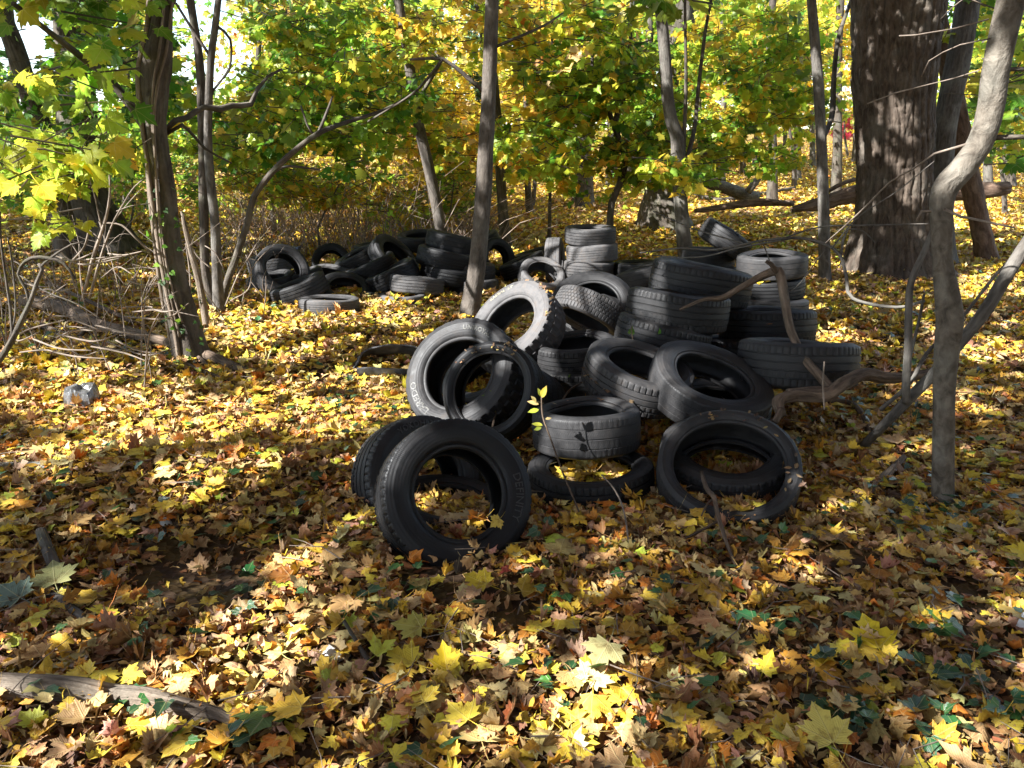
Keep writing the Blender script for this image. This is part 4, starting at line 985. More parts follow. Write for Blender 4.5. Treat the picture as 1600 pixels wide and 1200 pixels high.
bush('red_shrub', 'small pinkish red shrub glimpsed far off beside the massive maple', 38, 1325, 240, [(1322, 192, 22, 22, 36, 40, 50, .1, 40)], [(3, (.5, .05, .09)), (1, (.4, .1, .12))], .2, .6, 'shrub', r=2)

# the wood that closes the view
bs = []
for (cx, cy, rx, ry, d0, d1, n, pal) in [(700, 90, 460, 130, 27, 40, 1100, [(3, YEL), (3, PALE), (2, YGR), (.6, GOLD)]), (420, 90, 200, 130, 20, 28, 260, [(3, GRN), (3, LGR), (2, YGR)]), (900, 170, 300, 90, 22, 30, 260, PAL_GB), (800, 20, 500, 60, 25, 36, 500, PAL_YG), (1150, 80, 420, 110, 34, 48, 560, PAL_GOLD), (560, 200, 200, 110, 24, 32, 330, PAL_TAN), (1560, 150, 160, 120, 26, 36, 240, PAL_YG), (150, 230, 240, 70, 24, 34, 200, PAL_GB), (780, 250, 260, 45, 26, 34, 90, PAL_TAN), (330, 190, 130, 80, 24, 34, 150, PAL_TAN)]:
    bs += sprays(region(cx, cy, rx, ry, d0, d1, n, .45, 40), .16, 12, pal, MAPLE_LOW, 1.0, twig=False)
tag(leafmesh('distant_woods', bs, M_CROWN), 'hazy mass of yellow autumn leaves closing off the woods', 'woods', None, 'stuff')

# ------------------------------------------------------------------ the thicket of canes
M_CANE = bark_mat('dry_cane', (.10, .07, .055), (.40, .31, .25), 60, 9, .3, lichen=.1)
ps = []
for k in range(1150):
    px = rng.uniform(360, 735) if k % 6 else rng.uniform(640, 790); dd = rng.uniform(11.4, 16.5)
    q = P(px, 350, dd); x, y = q[0], q[1]
    z = float(gz(x, y))
    h = rng.uniform(.3, 1.5) * (1 if px < 700 else .6); az = rng.uniform(0, 6.28); ln = rng.uniform(.15, 1.0) * h if k % 3 else rng.uniform(.8, 2.2) * h
    top = np.array([x + ln * math.cos(az), y + .5 * ln * math.sin(az), z + h])
    mid = np.array([x, y, z]) * .5 + top * .5 + np.array([0, 0, .16 * h]) + rng.normal(0, .05, 3)
    r = rng.uniform(.003, .0075)
    ps.append(tube(np.array([[x, y, z - .03, r], [*mid, r * .8], [*top, r * .45], ]), 4, cap=False))
v, f, uv = join(ps)
tag(mesh('undergrowth', v, f, M_CANE, uv=uv), 'thicket of dry tan canes behind the far heap of tyres', 'undergrowth', None, 'stuff')
# ------------------------------------------------------------------ logs, sticks, bare shrubs
def gpath(pts, lift=0.0):
    """Rows (px, py, r_px[, height above the ground in m]) laid on the forest floor."""
    out = []
    for q in pts:
        p, d = ground(q[0], q[1])
        h = q[3] if len(q) > 3 else 0.0
        r = q[2] * d / F
        out.append([p[0], p[1], p[2] + h + r * lift, r])
    return np.array(out)

def dpath(pts):
    return np.array([[*P(a, b, d), r * d / F] for a, b, r, d in pts])

def stick(name, label, path, mat, cat, seg=9, wob=.16, ridge=0.0, nr=7, step=.03, group=None, kids=None):
    root = thing(name, label, cat, path[0, :3], group)
    v, f, uv = tube(spline(path, step), seg, wob, ridge, nr, seed=rng.uniform(0, 60))
    mesh('stem', local(v, root), f, mat, root, uv=uv)
    for kp in kids or []:
        v, f, uv = tube(spline(kp, step), max(5, seg - 3), wob, seed=rng.uniform(0, 60))
        mesh('twig', local(v, root), f, mat, root, uv=uv)
    return root

stick('fallen_log', 'smooth grey weathered log lying on the leaves at the bottom left corner', gpath([(-60, 1094, 20), (40, 1100, 20), (120, 1104, 19.5), (170, 1112, 19), (230, 1116, 18.5), (280, 1126, 17), (340, 1138, 15), (390, 1156, 10)], 1.5), M_DEADWOOD, 'log', 26, .14, .003, 9, .02, None,
      [gpath([(172, 1100, 6, .03), (170, 1078, 4, .05)], .6), gpath([(100, 1090, 5, .01), (118, 1100, 5, .02)])])
stick('fallen_branch', 'thick rotting branch lying across the foot of the vine covered trunk', gpath([(40, 492, 9, .12), (100, 502, 11, .10), (150, 522, 10, .07), (215, 538, 9, .06), (270, 552, 8, .06), (330, 570, 8, .05), (400, 592, 6, .0)], .6), M_BRANCH, 'branch', 16, .2, .008, 7, .04, None,
      [gpath([(60, 512, 5, .02), (110, 530, 5, .01), (170, 540, 4, .0)], .5), gpath([(125, 535, 3, .05), (150, 520, 3, .14)]), gpath([(80, 470, 3, .2), (160, 500, 3, .14), (210, 520, 3, .1)]), gpath([(290, 575, 3.5, .02), (350, 600, 3.5, .02), (390, 620, 3, .0)], .8), gpath([(305, 565, 3, .06), (340, 590, 3, .02), (372, 612, 2.5, .0)], .8)])
stick('dead_root', 'gnarled dead root or stump limb curling out from under the muddy tyre', dpath([(1222, 650, 7.8, 4.05), (1216, 628, 9.4, 4.1), (1240, 618, 10.1, 4.15), (1290, 618, 10.9, 4.15), (1318, 600, 10.9, 4.2), (1350, 585, 10.1, 4.3), (1385, 590, 9.4, 4.35), (1420, 588, 7.8, 4.4), (1460, 580, 6.2, 4.5)]), M_BRANCH, 'root', 20, .25, .010, 7, .02, None,
      [dpath([(1230, 612, 4.7, 4.15), (1280, 608, 4.7, 4.2), (1310, 610, 4.7, 4.2)]), dpath([(1210, 660, 4.7, 4.0), (1222, 640, 5.5, 4.05)]), gpath([(1290, 640, 6, .06), (1330, 648, 5, .07), (1352, 672, 5, .05), (1362, 700, 4, .0)])])
stick('broken_branch', 'crooked brown broken branch propped over the tyres, bent sharply at its top', dpath([(1302, 612, 7.5, 4.2), (1280, 586, 7, 4.3), (1262, 566, 7, 4.4), (1246, 540, 6.5, 4.5), (1233, 508, 7, 4.55), (1226, 470, 7, 4.6), (1219, 430, 7, 4.65), (1212, 424, 7, 4.68), (1190, 432, 6, 4.7), (1160, 448, 5, 4.72), (1128, 466, 5, 4.75), (1100, 468, 3.2, 4.75), (1062, 484, 2.2, 4.75)]), M_BRANCH, 'branch', 10, .22, 0, 7, .02, None,
      [dpath([(1214, 425, 4.5, 4.66), (1204, 412, 3.5, 4.6), (1197, 408, 3, 4.6)])])
stick('leaning_pole', 'long grey dead limb leaning up to the right behind the bent sapling', np.vstack([gpath([(1345, 705, 7, .02)]), dpath([(1390, 655, 7.6, 4.0), (1418, 625, 8.5, 3.95), (1455, 588, 8.5, 3.9), (1500, 535, 9.3, 3.85), (1540, 485, 10.2, 3.8), (1580, 420, 10.2, 3.8), (1640, 330, 10.2, 3.8)])]), M_BARK_GREY, 'branch', 14, .14, 0, 7, .025, None,
      [dpath([(1417, 628, 6.8, 3.92), (1416, 600, 6.4, 3.85), (1419, 540, 6.0, 3.8), (1420, 480, 5.5, 3.8), (1424, 440, 5.1, 3.8), (1445, 390, 4.2, 3.8), (1456, 360, 2.5, 3.8)]), dpath([(1375, 640, 3.4, 3.9), (1420, 600, 3.4, 3.9), (1450, 550, 3.0, 4), (1500, 500, 2.5, 4.1), (1560, 425, 2.5, 4.2), (1610, 380, 1.7, 4.2)]), dpath([(1422, 560, 2.1, 3.9), (1436, 500, 2.1, 3.9), (1444, 460, 1.7, 3.9)])])
stick('arching_twig', 'long thin bare twig arching over the torn tyre and short stack from the right', dpath([(1445, 470, 2.6, 4.6), (1400, 480, 2.4, 4.7), (1332, 466, 2.7, 4.8), (1322, 430, 2.7, 4.85), (1312, 398, 2.7, 4.9), (1290, 382, 2.4, 4.95), (1250, 372, 2.3, 5), (1190, 376, 2.0, 5.1), (1120, 390, 1.8, 5.3), (1060, 388, 1.5, 5.4), (1000, 395, 1.1, 5.5)]), M_BARK_GREY, 'twig', 7, .12, 0, 7, .04, None,
      [dpath([(1314, 400, 2.0, 4.9), (1318, 372, 2.0, 4.9), (1326, 358, 1.5, 4.9), (1350, 362, 1.2, 4.9), (1368, 380, 0.9, 4.9)]), dpath([(1240, 372, 1.5, 5), (1160, 386, 1.4, 5.1), (1090, 402, 1.1, 5.2), (1010, 398, 0.8, 5.3)]), dpath([(1160, 380, 1.4, 5.1), (1080, 356, 1.1, 5.3), (1020, 330, 0.8, 5.5)]), dpath([(1220, 374, 1.4, 5), (1280, 355, 1.4, 4.9), (1360, 352, 1.3, 4.8), (1450, 350, 1.2, 4.7)]), dpath([(1300, 388, 1.2, 4.9), (1340, 340, 1.1, 4.8), (1400, 300, 0.9, 4.7), (1460, 252, 0.8, 4.6)]), dpath([(1190, 376, 1.1, 5.1), (1230, 455, 0.9, 5), (1290, 390, 0.8, 5)])])
stick('splintered_stick', 'short splintered pale stick at an angle between the leaf filled tyre and the bent sapling', gpath([(1322, 798, 8), (1350, 782, 9), (1380, 760, 8, .03), (1410, 732, 4, .06)], .6), M_DEADWOOD, 'stick', 9, .25, .006, 5, .015)
stick('fallen_stick', 'thin dark stick lying flat towards the foot of the bent sapling', gpath([(1296, 756, 3), (1350, 758, 3.5), (1400, 752, 4), (1450, 766, 6), (1520, 788, 8), (1590, 796, 8), (1660, 800, 8)], .8), M_BARK_GREY, 'stick', 8, .2)
stick('fallen_stick', 'thick dark stick slanting over the shaded leaves at the left edge', gpath([(28, 902, 8), (70, 932, 9), (105, 960, 9), (138, 985, 8)], 1.8), M_BARK_GREY, 'stick', 11, .14)
stick('fallen_stick', 'shorter mossy stick leaning against the thick one at the left edge', gpath([(68, 852, 8, .05), (82, 890, 9, .05), (100, 930, 9, .03), (112, 960, 8)], .8), M_BARK_DARK, 'stick', 11, .18)
stick('broken_twig', 'small dark forked twig standing in the leaves at the bottom middle', gpath([(540, 1006, 3, .09), (560, 1030, 3.5, .06), (588, 1065, 4.5, .02), (604, 1100, 3)], .6), M_BARK_DARK, 'twig', 7, .2, kids=[gpath([(586, 1060, 3, .02), (600, 1082, 2.5, .02), (612, 1090, 2)])])
stick('bark_covered_stick', 'knobbly stick leaning out of the leaf filled tyre', dpath([(1096, 738, 3.1, 3.75), (1104, 764, 3.7, 3.5), (1115, 776, 3.7, 3.4), (1120, 800, 3.4, 3.3), (1128, 826, 3.4, 3.25), (1136, 850, 2.8, 3.2), (1150, 884, 2.5, 3.12)]), M_BRANCH, 'stick', 9, .3, kids=[dpath([(1116, 778, 1.9, 3.4), (1104, 790, 1.6, 3.35), (1096, 806, 1.2, 3.3)]), gpath([(1062, 858, 2, .04), (1100, 842, 2.5, .05), (1130, 830, 2, .07)])])
stick('bark_stub', 'short grey bark stub standing among the leaves below the sunken tyre', gpath([(914, 888, 9, .0), (912, 868, 8, .03)], 0.3), M_BARK_GREY, 'stick', 10, .2)
stick('forked_twig', 'pale forked twig lying on the sunlit and shaded leaves left of the tyres', gpath([(270, 810, 3), (330, 780, 3), (380, 762, 3), (435, 740, 3)], 1), M_TWIG, 'twig', 6, .2, kids=[gpath([(385, 762, 2.4), (440, 782, 2.4), (490, 800, 2)], 1)])
stick('fallen_stick', 'dark straight stick pointing from the central tree over the sunlit leaves', gpath([(738, 490, 4), (690, 500, 4), (640, 508, 3.5), (600, 520, 3)], .8), M_BARK_DARK, 'stick', 8, .14)

# logs on the slope behind
stick('fallen_log', 'mottled sunlit log lying across the leaves far behind the bowed maple', limb_path([(1078, 268, 8), (1100, 282, 9), (1130, 293, 9.5), (1165, 305, 9.5), (1185, 308, 8)], 17.0), M_BARK_SMOOTH, 'log', 14, .14, step=.1, kids=[limb_path([(1168, 300, 6), (1180, 285, 5.5), (1190, 270, 5), (1195, 258, 5)], 16.8)])
stick('rotten_log', 'big crumbling red brown log lying behind the massive maple', limb_path([(1236, 328, 5), (1270, 320, 9), (1310, 310, 13), (1350, 304, 15), (1450, 300, 15), (1530, 298, 14), (1576, 294, 10)], 14.2), M_ROTTEN, 'log', 24, .3, .035, 8, .08, None, [limb_path([(1240, 318, 4), (1180, 316, 6), (1120, 325, 5), (1085, 330, 3)], 14.6), limb_path([(1290, 300, 3), (1330, 282, 3), (1400, 274, 2)], 14.4)])
stick('fallen_branch', 'thin dark branch lying before the far log among yellow leaves', gpath([(1070, 305, 3, .1), (1120, 318, 3.5, .1), (1170, 312, 3, .1), (1240, 300, 2.5, .12)]), M_BARK_DARK, 'branch', 7, .2, step=.1)

def bare_shrub(name, label, limbs, y0, mat, cat='shrub', group=None):
    ps = [limb_path(l, y0) * [1, 1, 1, .55] for l in limbs]
    b = ps[0][0]
    root = thing(name, label, cat, (b[0], b[1], float(gz(b[0], b[1]))), group)
    for p_ in ps:
        v, f, uv = tube(spline(p_, .04), 7, .14, seed=rng.uniform(0, 60))
        mesh('stem', local(v, root), f, mat, root, uv=uv)
    return root
sh = bare_shrub('bare_shrub', 'bare many stemmed grey shrub left of the vine covered trunk', [
    [(128, 470, 5), (136, 440, 5), (146, 400, 5), (158, 365, 5), (168, 330, 4), (172, 290, 3), (168, 240, 2.4), (166, 180, 2)],
    [(140, 465, 4), (152, 420, 3.6), (163, 385, 3.4), (176, 350, 3), (192, 320, 2.6), (210, 292, 2), (228, 278, 1.6)],
    [(160, 362, 2.6), (152, 325, 2.2), (146, 300, 1.6), (130, 260, 1.4), (100, 225, 1.2)], [(164, 348, 2.4), (190, 352, 2.6), (212, 372, 2.6), (236, 395, 2, 6.0)],
    [(146, 395, 2.2), (110, 408, 3), (92, 390, 2.2), (70, 398, 2)], [(150, 408, 2), (180, 402, 2), (198, 400, 1.4)], [(178, 345, 2), (200, 318, 1.6), (218, 298, 1.2)],
    [(155, 372, 2), (120, 348, 2), (60, 338, 1.8, 5.4), (0, 346, 1.6, 5.2)], [(128, 325, 1.6), (90, 332, 1.8, 5.4), (30, 342, 1.6, 5.2)], [(120, 455, 3.4), (112, 430, 3), (110, 412, 3), (132, 385, 3), (140, 350, 2.4)],
    [(182, 330, 1.6), (205, 322, 1.6), (236, 318, 1.4, 6)]], 5.9, M_TWIG)
crown(sh, [(80, 345, 40, 20, 5.0, 5.6, 5, 0, 50), (120, 285, 50, 24, 4.9, 5.6, 7, 0, 50), (195, 250, 14, 24, 5.2, 5.6, 3, 0, 50), (60, 220, 60, 30, 4.8, 5.6, 7, 0, 50), (100, 240, 60, 20, 4.8, 5.6, 6, 0, 50), (10, 290, 24, 60, 4.0, 4.8, 4, 0, 50)], .125, 5, [(4, LGR), (3, YGR), (1, YEL)], MAPLE_FINE, M_CROWN_NEAR, .28)
def twiggy(root, n, x0, x1, yb0, yb1, y0a, y0b, up, mat):
    """Fine random side stems growing up out of a thicket and forking once or twice."""
    for k in range(n):
        px, py, yy = rng.uniform(x0, x1), rng.uniform(yb0, yb1), rng.uniform(y0a, y0b)
        p, dd = PY(px, py, yy)
        p[2] = float(gz(p[0], p[1]))
        h = rng.uniform(.4, 1) * up; lean = rng.normal(0, .45, 2)
        m = p + np.array([lean[0] * h * .4, lean[1] * h * .3, h * .55]) + rng.normal(0, .05, 3); t = p + np.array([lean[0] * h * 1.1, lean[1] * h * .7, h]) + rng.normal(0, .06, 3)
        r = rng.uniform(.0035, .0075)
        ts = [tube(spline(np.array([[*p, r], [*m, r * .75], [*t, r * .3]]), .05), 5, .15, seed=k)]
        for q in range(rng.integers(2, 5)):
            s = m + (t - m) * rng.uniform(0, .8); e_ = s + np.array([rng.normal(0, .22), rng.normal(0, .15), rng.uniform(-.05, .3)]) * up * .7
            ts.append(tube(spline(np.array([[*s, r * .5], [*((s + e_) / 2 + rng.normal(0, .03, 3)), r * .4], [*e_, r * .2]]), .05), 4, .1, seed=q))
        v, f, uv = join(ts)
        mesh('stem', local(v, root), f, mat, root, uv=uv)
twiggy(sh, 60, -20, 225, 380, 480, 5.2, 9.5, 1.15, M_TWIG)
bare_shrub('bare_shrub', 'dark thorny bare shrub with a looping stem at the left edge', [
    [(-10, 575, 9), (14, 540, 8.5), (34, 500, 7.5), (48, 470, 6.5), (58, 440, 6), (66, 420, 5.5), (60, 412, 5)], [(46, 472, 5), (40, 450, 4), (28, 428, 4), (40, 408, 5), (62, 402, 5.5), (98, 410, 4.5), (118, 436, 3)],
    [(20, 530, 4.5), (16, 480, 4), (10, 440, 3.4), (2, 380, 3), (0, 330, 2.4)], [(10, 545, 3), (24, 490, 2.6), (20, 420, 2.4), (12, 370, 2)], [(62, 418, 3.4), (80, 402, 3.4), (112, 382, 2.6), (130, 378, 2)], [(30, 430, 2.2), (70, 455, 2.2), (120, 475, 1.8), (160, 500, 1.5)]], 4.3, M_BARK_DARK)
sh3 = bare_shrub('bare_shrub', 'leafless whip thin shrub between the vine trunk and the far heap', [
    [(352, 478, 2.4), (372, 430, 2), (390, 400, 2), (402, 380, 1.4)], [(360, 470, 2), (388, 452, 1.8), (392, 420, 1.6), (384, 398, 1.4)], [(392, 440, 1.6), (404, 455, 1.4), (414, 468, 1.2)], [(298, 470, 2), (296, 420, 2.4), (290, 380, 2)], [(330, 420, 2), (308, 400, 2), (300, 385, 1.4)], [(350, 420, 1.6), (336, 395, 1.6), (320, 384, 1.3)]], 7.6, M_TWIG)
twiggy(sh3, 22, 290, 410, 400, 470, 7.4, 10.5, 1.2, M_TWIG)
rs = []
for k in range(34):
    px = rng.uniform(20, 240); py = rng.uniform(395, 560); d = rng.uniform(5.0, 6.6)
    a = rng.uniform(-.5, .5); L = rng.uniform(40, 110)
    p0 = P(px, py, d); p0[2] = max(p0[2], gz(p0[0], p0[1]) + .03)
    p1 = P(px + L * math.cos(a), py + L * math.sin(a) * .6, d - .2); p1[2] = max(p1[2], gz(p1[0], p1[1]) + .02)
    m = (p0 + p1) / 2 + rng.normal(0, .05, 3); m[2] = max(m[2], gz(m[0], m[1]) + .02)
    rs.append(tube(spline(np.array([[*p0, .006], [*m, .006], [*p1, .003]]), .05), 5, .1))
v, f, uv = join(rs)
tag(mesh('twig_litter', v, f, M_TWIG, uv=uv), 'tangle of fallen bare twigs in front of the shrub', 'twigs', None, 'stuff')

rs = []
for k in range(420):
    y = 1.5 * (8.5 / 1.5) ** rng.random(); x = rng.uniform(-1, 1) * (y * .7 + .6)
    an = rng.uniform(0, 6.28); L = rng.uniform(.05, .28); z = float(gz(x, y)) + rng.uniform(.035, .07)
    b_ = rng.normal(0, .12); r = rng.uniform(.0008, .0026) * (1 + y * .06)
    p0 = np.array([x, y, z]); dv = np.array([math.cos(an), math.sin(an), rng.normal(0, .10)]) * L; sd = np.array([-math.sin(an), math.cos(an), .1]) * L * b_
    rs.append(tube(np.array([[*p0, r], [*(p0 + dv * .5 + sd), r * .9], [*(p0 + dv), r * .5]]), 5, .1, cap=False))
v, f, uv = join(rs)
tag(mesh('twig_litter', v, f, M_TWIG, uv=uv), 'fine broken twigs and leaf stalks strewn over the fallen leaves', 'twigs', None, 'stuff')

# ------------------------------------------------------------------ rubbish and stones
def lump(name, label, cat, px, py, sx, sy, sz, mat, seed, lift=.3, facets=0, parts='body', yaw=0.0):
    p, d = ground(px, py)
    n, m = 22, 14
    th = np.linspace(0, 2 * np.pi, n, endpoint=False); ph = np.linspace(-np.pi / 2, np.pi / 2, m)
    T, Ph = np.meshgrid(th, ph)
    u = np.stack([np.cos(Ph) * np.cos(T), np.cos(Ph) * np.sin(T), np.sin(Ph)], -1)
    lg = np.random.default_rng(seed)
    r = np.ones(T.shape)
    for k in range(facets or 9):
        q = norm(lg.standard_normal(3)); h = lg.uniform(.62, .9)
        dt = u @ q
        r = np.minimum(r, np.where(dt > .05, h / np.maximum(dt, .05), 9))
    r *= 1 + .08 * (fbm(u[..., 0] * 3 + seed, u[..., 1] * 3 + u[..., 2] * 2) - .5)
    V = u * r[..., None] * [sx, sy, sz]
    c, s = math.cos(yaw), math.sin(yaw)
    V = np.stack([V[..., 0] * c - V[..., 1] * s, V[..., 0] * s + V[..., 1] * c, V[..., 2]], -1)
    root_loc = p + np.array([0, 0, sz * lift])
    i = np.arange(m - 1)[:, None]; j = np.arange(n)[None]
    q = np.stack([i * n + j, i * n + (j + 1) % n, (i + 1) * n + (j + 1) % n, (i + 1) * n + j], -1).reshape(-1, 4)
    o = mesh(name, V.reshape(-1, 3), q, mat, sharp=25)
    o.location = root_loc
    return tag(o, label, cat)
M_STONE = flat_mat('pale_stone', (.34, .34, .32), (.58, .57, .53), 30, .9, .6)
M_PAPER = flat_mat('white_litter', (.62, .62, .60), (.78, .78, .76), 9, .6, .3)
M_FOIL = flat_mat('clear_plastic_film', (.04, .04, .038), (.15, .15, .152), 26, .2, .9, 1.0)
M_PIPE = flat_mat('grey_concrete', (.26, .255, .22), (.40, .39, .34), 14, .85, .4)
M_BLUE = flat_mat('dull_blue_plastic', (.10, .14, .26), (.14, .19, .32), 9, .5, .1)
M_SCRAP = flat_mat('black_scrap', (.018, .018, .02), (.10, .10, .105), 12, .45, .5, .5)
lump('stone', 'rounded whitish stone in the bare soil patch at the lower right', 'stone', 1465, 950, .046, .04, .042, M_STONE, 3, .5)
lump('crumpled_paper', 'crumpled white paper scrap on the sunlit leaves at the bottom middle', 'litter', 524, 1034, .055, .035, .04, M_PAPER, 8, .7, 16)
lump('paper_scrap', 'small flat white scrap by the leaves below the sunken tyre', 'litter', 902, 990, .03, .022, .012, M_PAPER, 12, 1.6, 14)
lump('plastic_cup', 'white plastic piece sticking up at the right edge', 'litter', 1596, 990, .035, .03, .055, M_PAPER, 21, .6, 12)
lump('plastic_fragment', 'small bluish white fragment right of the pale leaf at the bottom middle', 'litter', 850, 1020, .035, .02, .010, M_PAPER, 14, 1.6, 12)
lump('broken_brick', 'pale squarish fragment half sunk in the shaded hollow on the left', 'litter', 262, 826, .035, .03, .05, M_PIPE, 31, .3, 7)

# film wrapped bale: an uneven rounded block with creases
p, d = ground(131, 636)
n, m = 40, 16
th = np.linspace(0, 2 * np.pi, n, endpoint=False); hh = np.linspace(0, 1, m)
T, Hh = np.meshgrid(th, hh)
cr = np.abs(np.sin(T * 7 + 3 * Hh + 2 * np.sin(3 * T))) * .10 + .12 * (fbm(T * 2.2, Hh * 2 + 5) - .5)
R_ = (1 - .30 * Hh ** 3 - cr * .6) * np.where(Hh > .97, .25, 1)
sq = 1 / np.maximum(np.abs(np.cos(T)), np.abs(np.sin(T))) ** .7
V = np.stack([.105 * R_ * sq * np.cos(T), .085 * R_ * sq * np.sin(T), .215 * Hh - .03 + .02 * np.sin(2 * T) * Hh], -1)
i = np.arange(m - 1)[:, None]; j = np.arange(n)[None]
q = np.stack([i * n + j, i * n + (j + 1) % n, (i + 1) * n + (j + 1) % n, (i + 1) * n + j], -1).reshape(-1, 4)
V = V.reshape(-1, 3); V = np.vstack([V, [[0, 0, .19]]])
tr = np.stack([(m - 1) * n + np.arange(n), (m - 1) * n + (np.arange(n) + 1) % n, np.full(n, len(V) - 1)], 1)
o = mesh('plastic_bag', V, [q, tr], M_FOIL, sharp=30); o.location = p - np.array([0, 0, .035])
tag(o, 'block shaped bag of shiny creased clear plastic among the leaves', 'plastic bag')
stick('concrete_pipe', 'short pale grey pipe lying in the leaves at the left edge', gpath([(-30, 740, 10), (30, 738, 10), (92, 736, 10)], .7), M_PIPE, 'pipe', 18, .03, step=.05)
p, d = PY(457, 366, 11.9)
def boxbm(name, sx, sy, sz, mat, loc, bev=.02, parent=None):
    import bmesh
    bm = bmesh.new(); bmesh.ops.create_cube(bm, size=1)
    bmesh.ops.scale(bm, verts=bm.verts, vec=(sx, sy, sz))
    bmesh.ops.bevel(bm, geom=bm.edges[:], offset=bev, segments=2, affect='EDGES', profile=.6)
    me = bpy.data.meshes.new(name); bm.to_mesh(me); bm.free(); me.materials.append(mat)
    o = bpy.data.objects.new(name, me); COL.objects.link(o)
    o.location = [float(v) for v in loc]
    if parent: o.parent = parent
    return o
g = float(gz(p[0], p[1]))
t = thing('plastic_crate', 'small dull blue plastic container under the thicket of canes', 'container', (p[0], p[1], g))
boxbm('body', .17, .14, .15, M_BLUE, (0, 0, .10), .015, t)
boxbm('lid', .19, .16, .03, M_BLUE, (0, 0, .19), .01, t)

# torn strips of tread beside the white lettered tyre
def strip(name, label, pts, wid, mat, thick=.012):
    c = spline(np.array(pts), .03)
    t_ = norm(np.gradient(c[:, :3], axis=0)); side_ = norm(np.cross(t_, [0, 0, 1.0]))
    up = np.cross(side_, t_)
    w = wid * (1 + .25 * (vnoise(np.arange(len(c)) * .35, np.zeros(len(c))) - .5)); ang = c[:, 3]
    s = side_ * np.cos(ang)[:, None] + up * np.sin(ang)[:, None]; nn = np.cross(t_, s)
    prof = [(-1, 0), (-.5, .012), (0, .016), (.5, .012), (1, 0), (1, -thick), (0, .004 - thick), (-1, -thick)]
    V = np.stack([c[:, :3] + s * (a * w)[:, None] * .5 + nn * b for a, b in prof], 1)
    n, k = V.shape[:2]
    i = np.arange(n - 1)[:, None]; j = np.arange(k)[None]
    q = np.stack([i * k + j, i * k + (j + 1) % k, (i + 1) * k + (j + 1) % k, (i + 1) * k + j], -1).reshape(-1, 4)
    o = mesh(name, V.reshape(-1, 3), [q, np.arange(k)[None], np.arange(k)[None] + (n - 1) * k], mat, sharp=40)
    return tag(o, label, 'tyre scrap', 'torn tyre scraps')
gg = lambda px, py, h, a: [*(ground(px, py)[0] + [0, 0, h]), a]
strip('tread_strip', 'torn black strip of tread arching in the leaves beside the white lettered tyre', [gg(545, 580, .0, .3), gg(566, 574, .10, .5), gg(600, 572, .13, .7), gg(640, 570, .12, .7), gg(690, 570, .05, .5)], .15, M_SCRAP)
strip('tread_strip', 'second torn strip lying lower and greyer in front of the arching one', [gg(560, 596, .06, 1.1), gg(590, 597, .07, 1.1), gg(640, 596, .05, 1.0), gg(690, 596, .02, .9)], .10, M_SCRAP)
strip('tread_strip', 'flat half buried grey strip nearest to the raised lettered tyre', [gg(540, 634, .005, .1), gg(580, 632, .012, .2), gg(640, 628, .005, .1)], .12, M_SCRAP)

# ------------------------------------------------------------------ small plants
def seedling(name, label, stem, leaves, size, pal, d=None, shape=None):
    path = dpath(stem)
    root = thing(name, label, 'plant', path[0, :3])
    v, f, uv = tube(spline(path, .02), 6, .1)
    mesh('stem', local(v, root), f, M_BRANCH, root, uv=uv)
    pos = np.array([P(a, b, dd) for a, b, dd, *_ in leaves])
    ang = np.array([rad(l[3]) for l in leaves])
    dv = np.cos(ang)[:, None] * RGT + np.sin(ang)[:, None] * UPV + rng.normal(0, .2, (len(ang), 3))
    nv = -FWD * .8 + UPV * .6 + rng.normal(0, .25, (len(ang), 3))
    sz = np.array([l[4] if len(l) > 4 else size for l in leaves]) * .66
    fr = dirframes(dv, nv); cl = palette(len(pos), pal, .1)
    for i in range(len(pos)):
        leafmesh('leaf', [inst(shape or OVAL, pos[i:i + 1], fr[i:i + 1], sz[i:i + 1], cl[i:i + 1], np.array([[-.1, -.1, .15, 0]]))], M_CROWN_NEAR, root)
    return root
seedling('seedling', 'yellow leaved seedling rising left of the fat rounded tyre', [(905, 800, 1.3, 3.5), (880, 740, 1.4, 3.6), (862, 690, 1.3, 3.65), (848, 650, 1.2, 3.7), (846, 620, .9, 3.7)],
    [(846, 622, 3.7, 62, .10), (846, 620, 3.7, 112, .07), (842, 632, 3.7, 172, .09), (842, 640, 3.7, 190, .085), (838, 628, 3.7, 150, .06), (848, 665, 3.66, 170, .09), (846, 668, 3.66, 200, .06), (852, 655, 3.66, 20, .05), (872, 722, 3.6, 175, .08), (888, 732, 3.58, 170, .07)], .08, [(1, YEL), (3, YGR), (2, PALE)])
seedling('seedling', 'green ivy sprig standing inside the shiny black thin walled tyre', [(770, 668, 2, 4.5), (774, 640, 2, 4.5), (776, 610, 1.6, 4.5)], [(776, 612, 4.5, 60), (774, 615, 4.5, 140), (778, 630, 4.5, -20), (776, 640, 4.5, -90), (790, 605, 4.55, 20), (764, 618, 4.5, 170)], .07, [(3, GRN), (2, LGR)], shape=IVY)
seedling('sprig', 'two green leaved sprigs before the grooved tyre', [(992, 545, 1, 4.9), (988, 525, 1, 4.9), (986, 510, 1, 4.9)], [(986, 522, 4.9, 90, .085), (1030, 522, 4.95, 90, .07), (1000, 538, 4.9, 30, .04), (1020, 545, 4.9, 120, .04)], .07, [(3, GRN)], shape=IVY)
seedling('weed', 'dry brown stalks with two small leaves between the two flat tyres', [(870, 640, 1.6, 4.6), (888, 612, 1.6, 4.7), (905, 600, 1.4, 4.8), (920, 592, 1, 4.8)], [(888, 590, 4.8, 60, .04), (910, 598, 4.8, 20, .04), (908, 620, 4.7, -90, .08)], .05, [(2, GRN), (2, YGR)])
def sapling_stalk(name, label, path):
    return stick(name, label, dpath(path), M_TWIG, 'stalk', 5, .1)
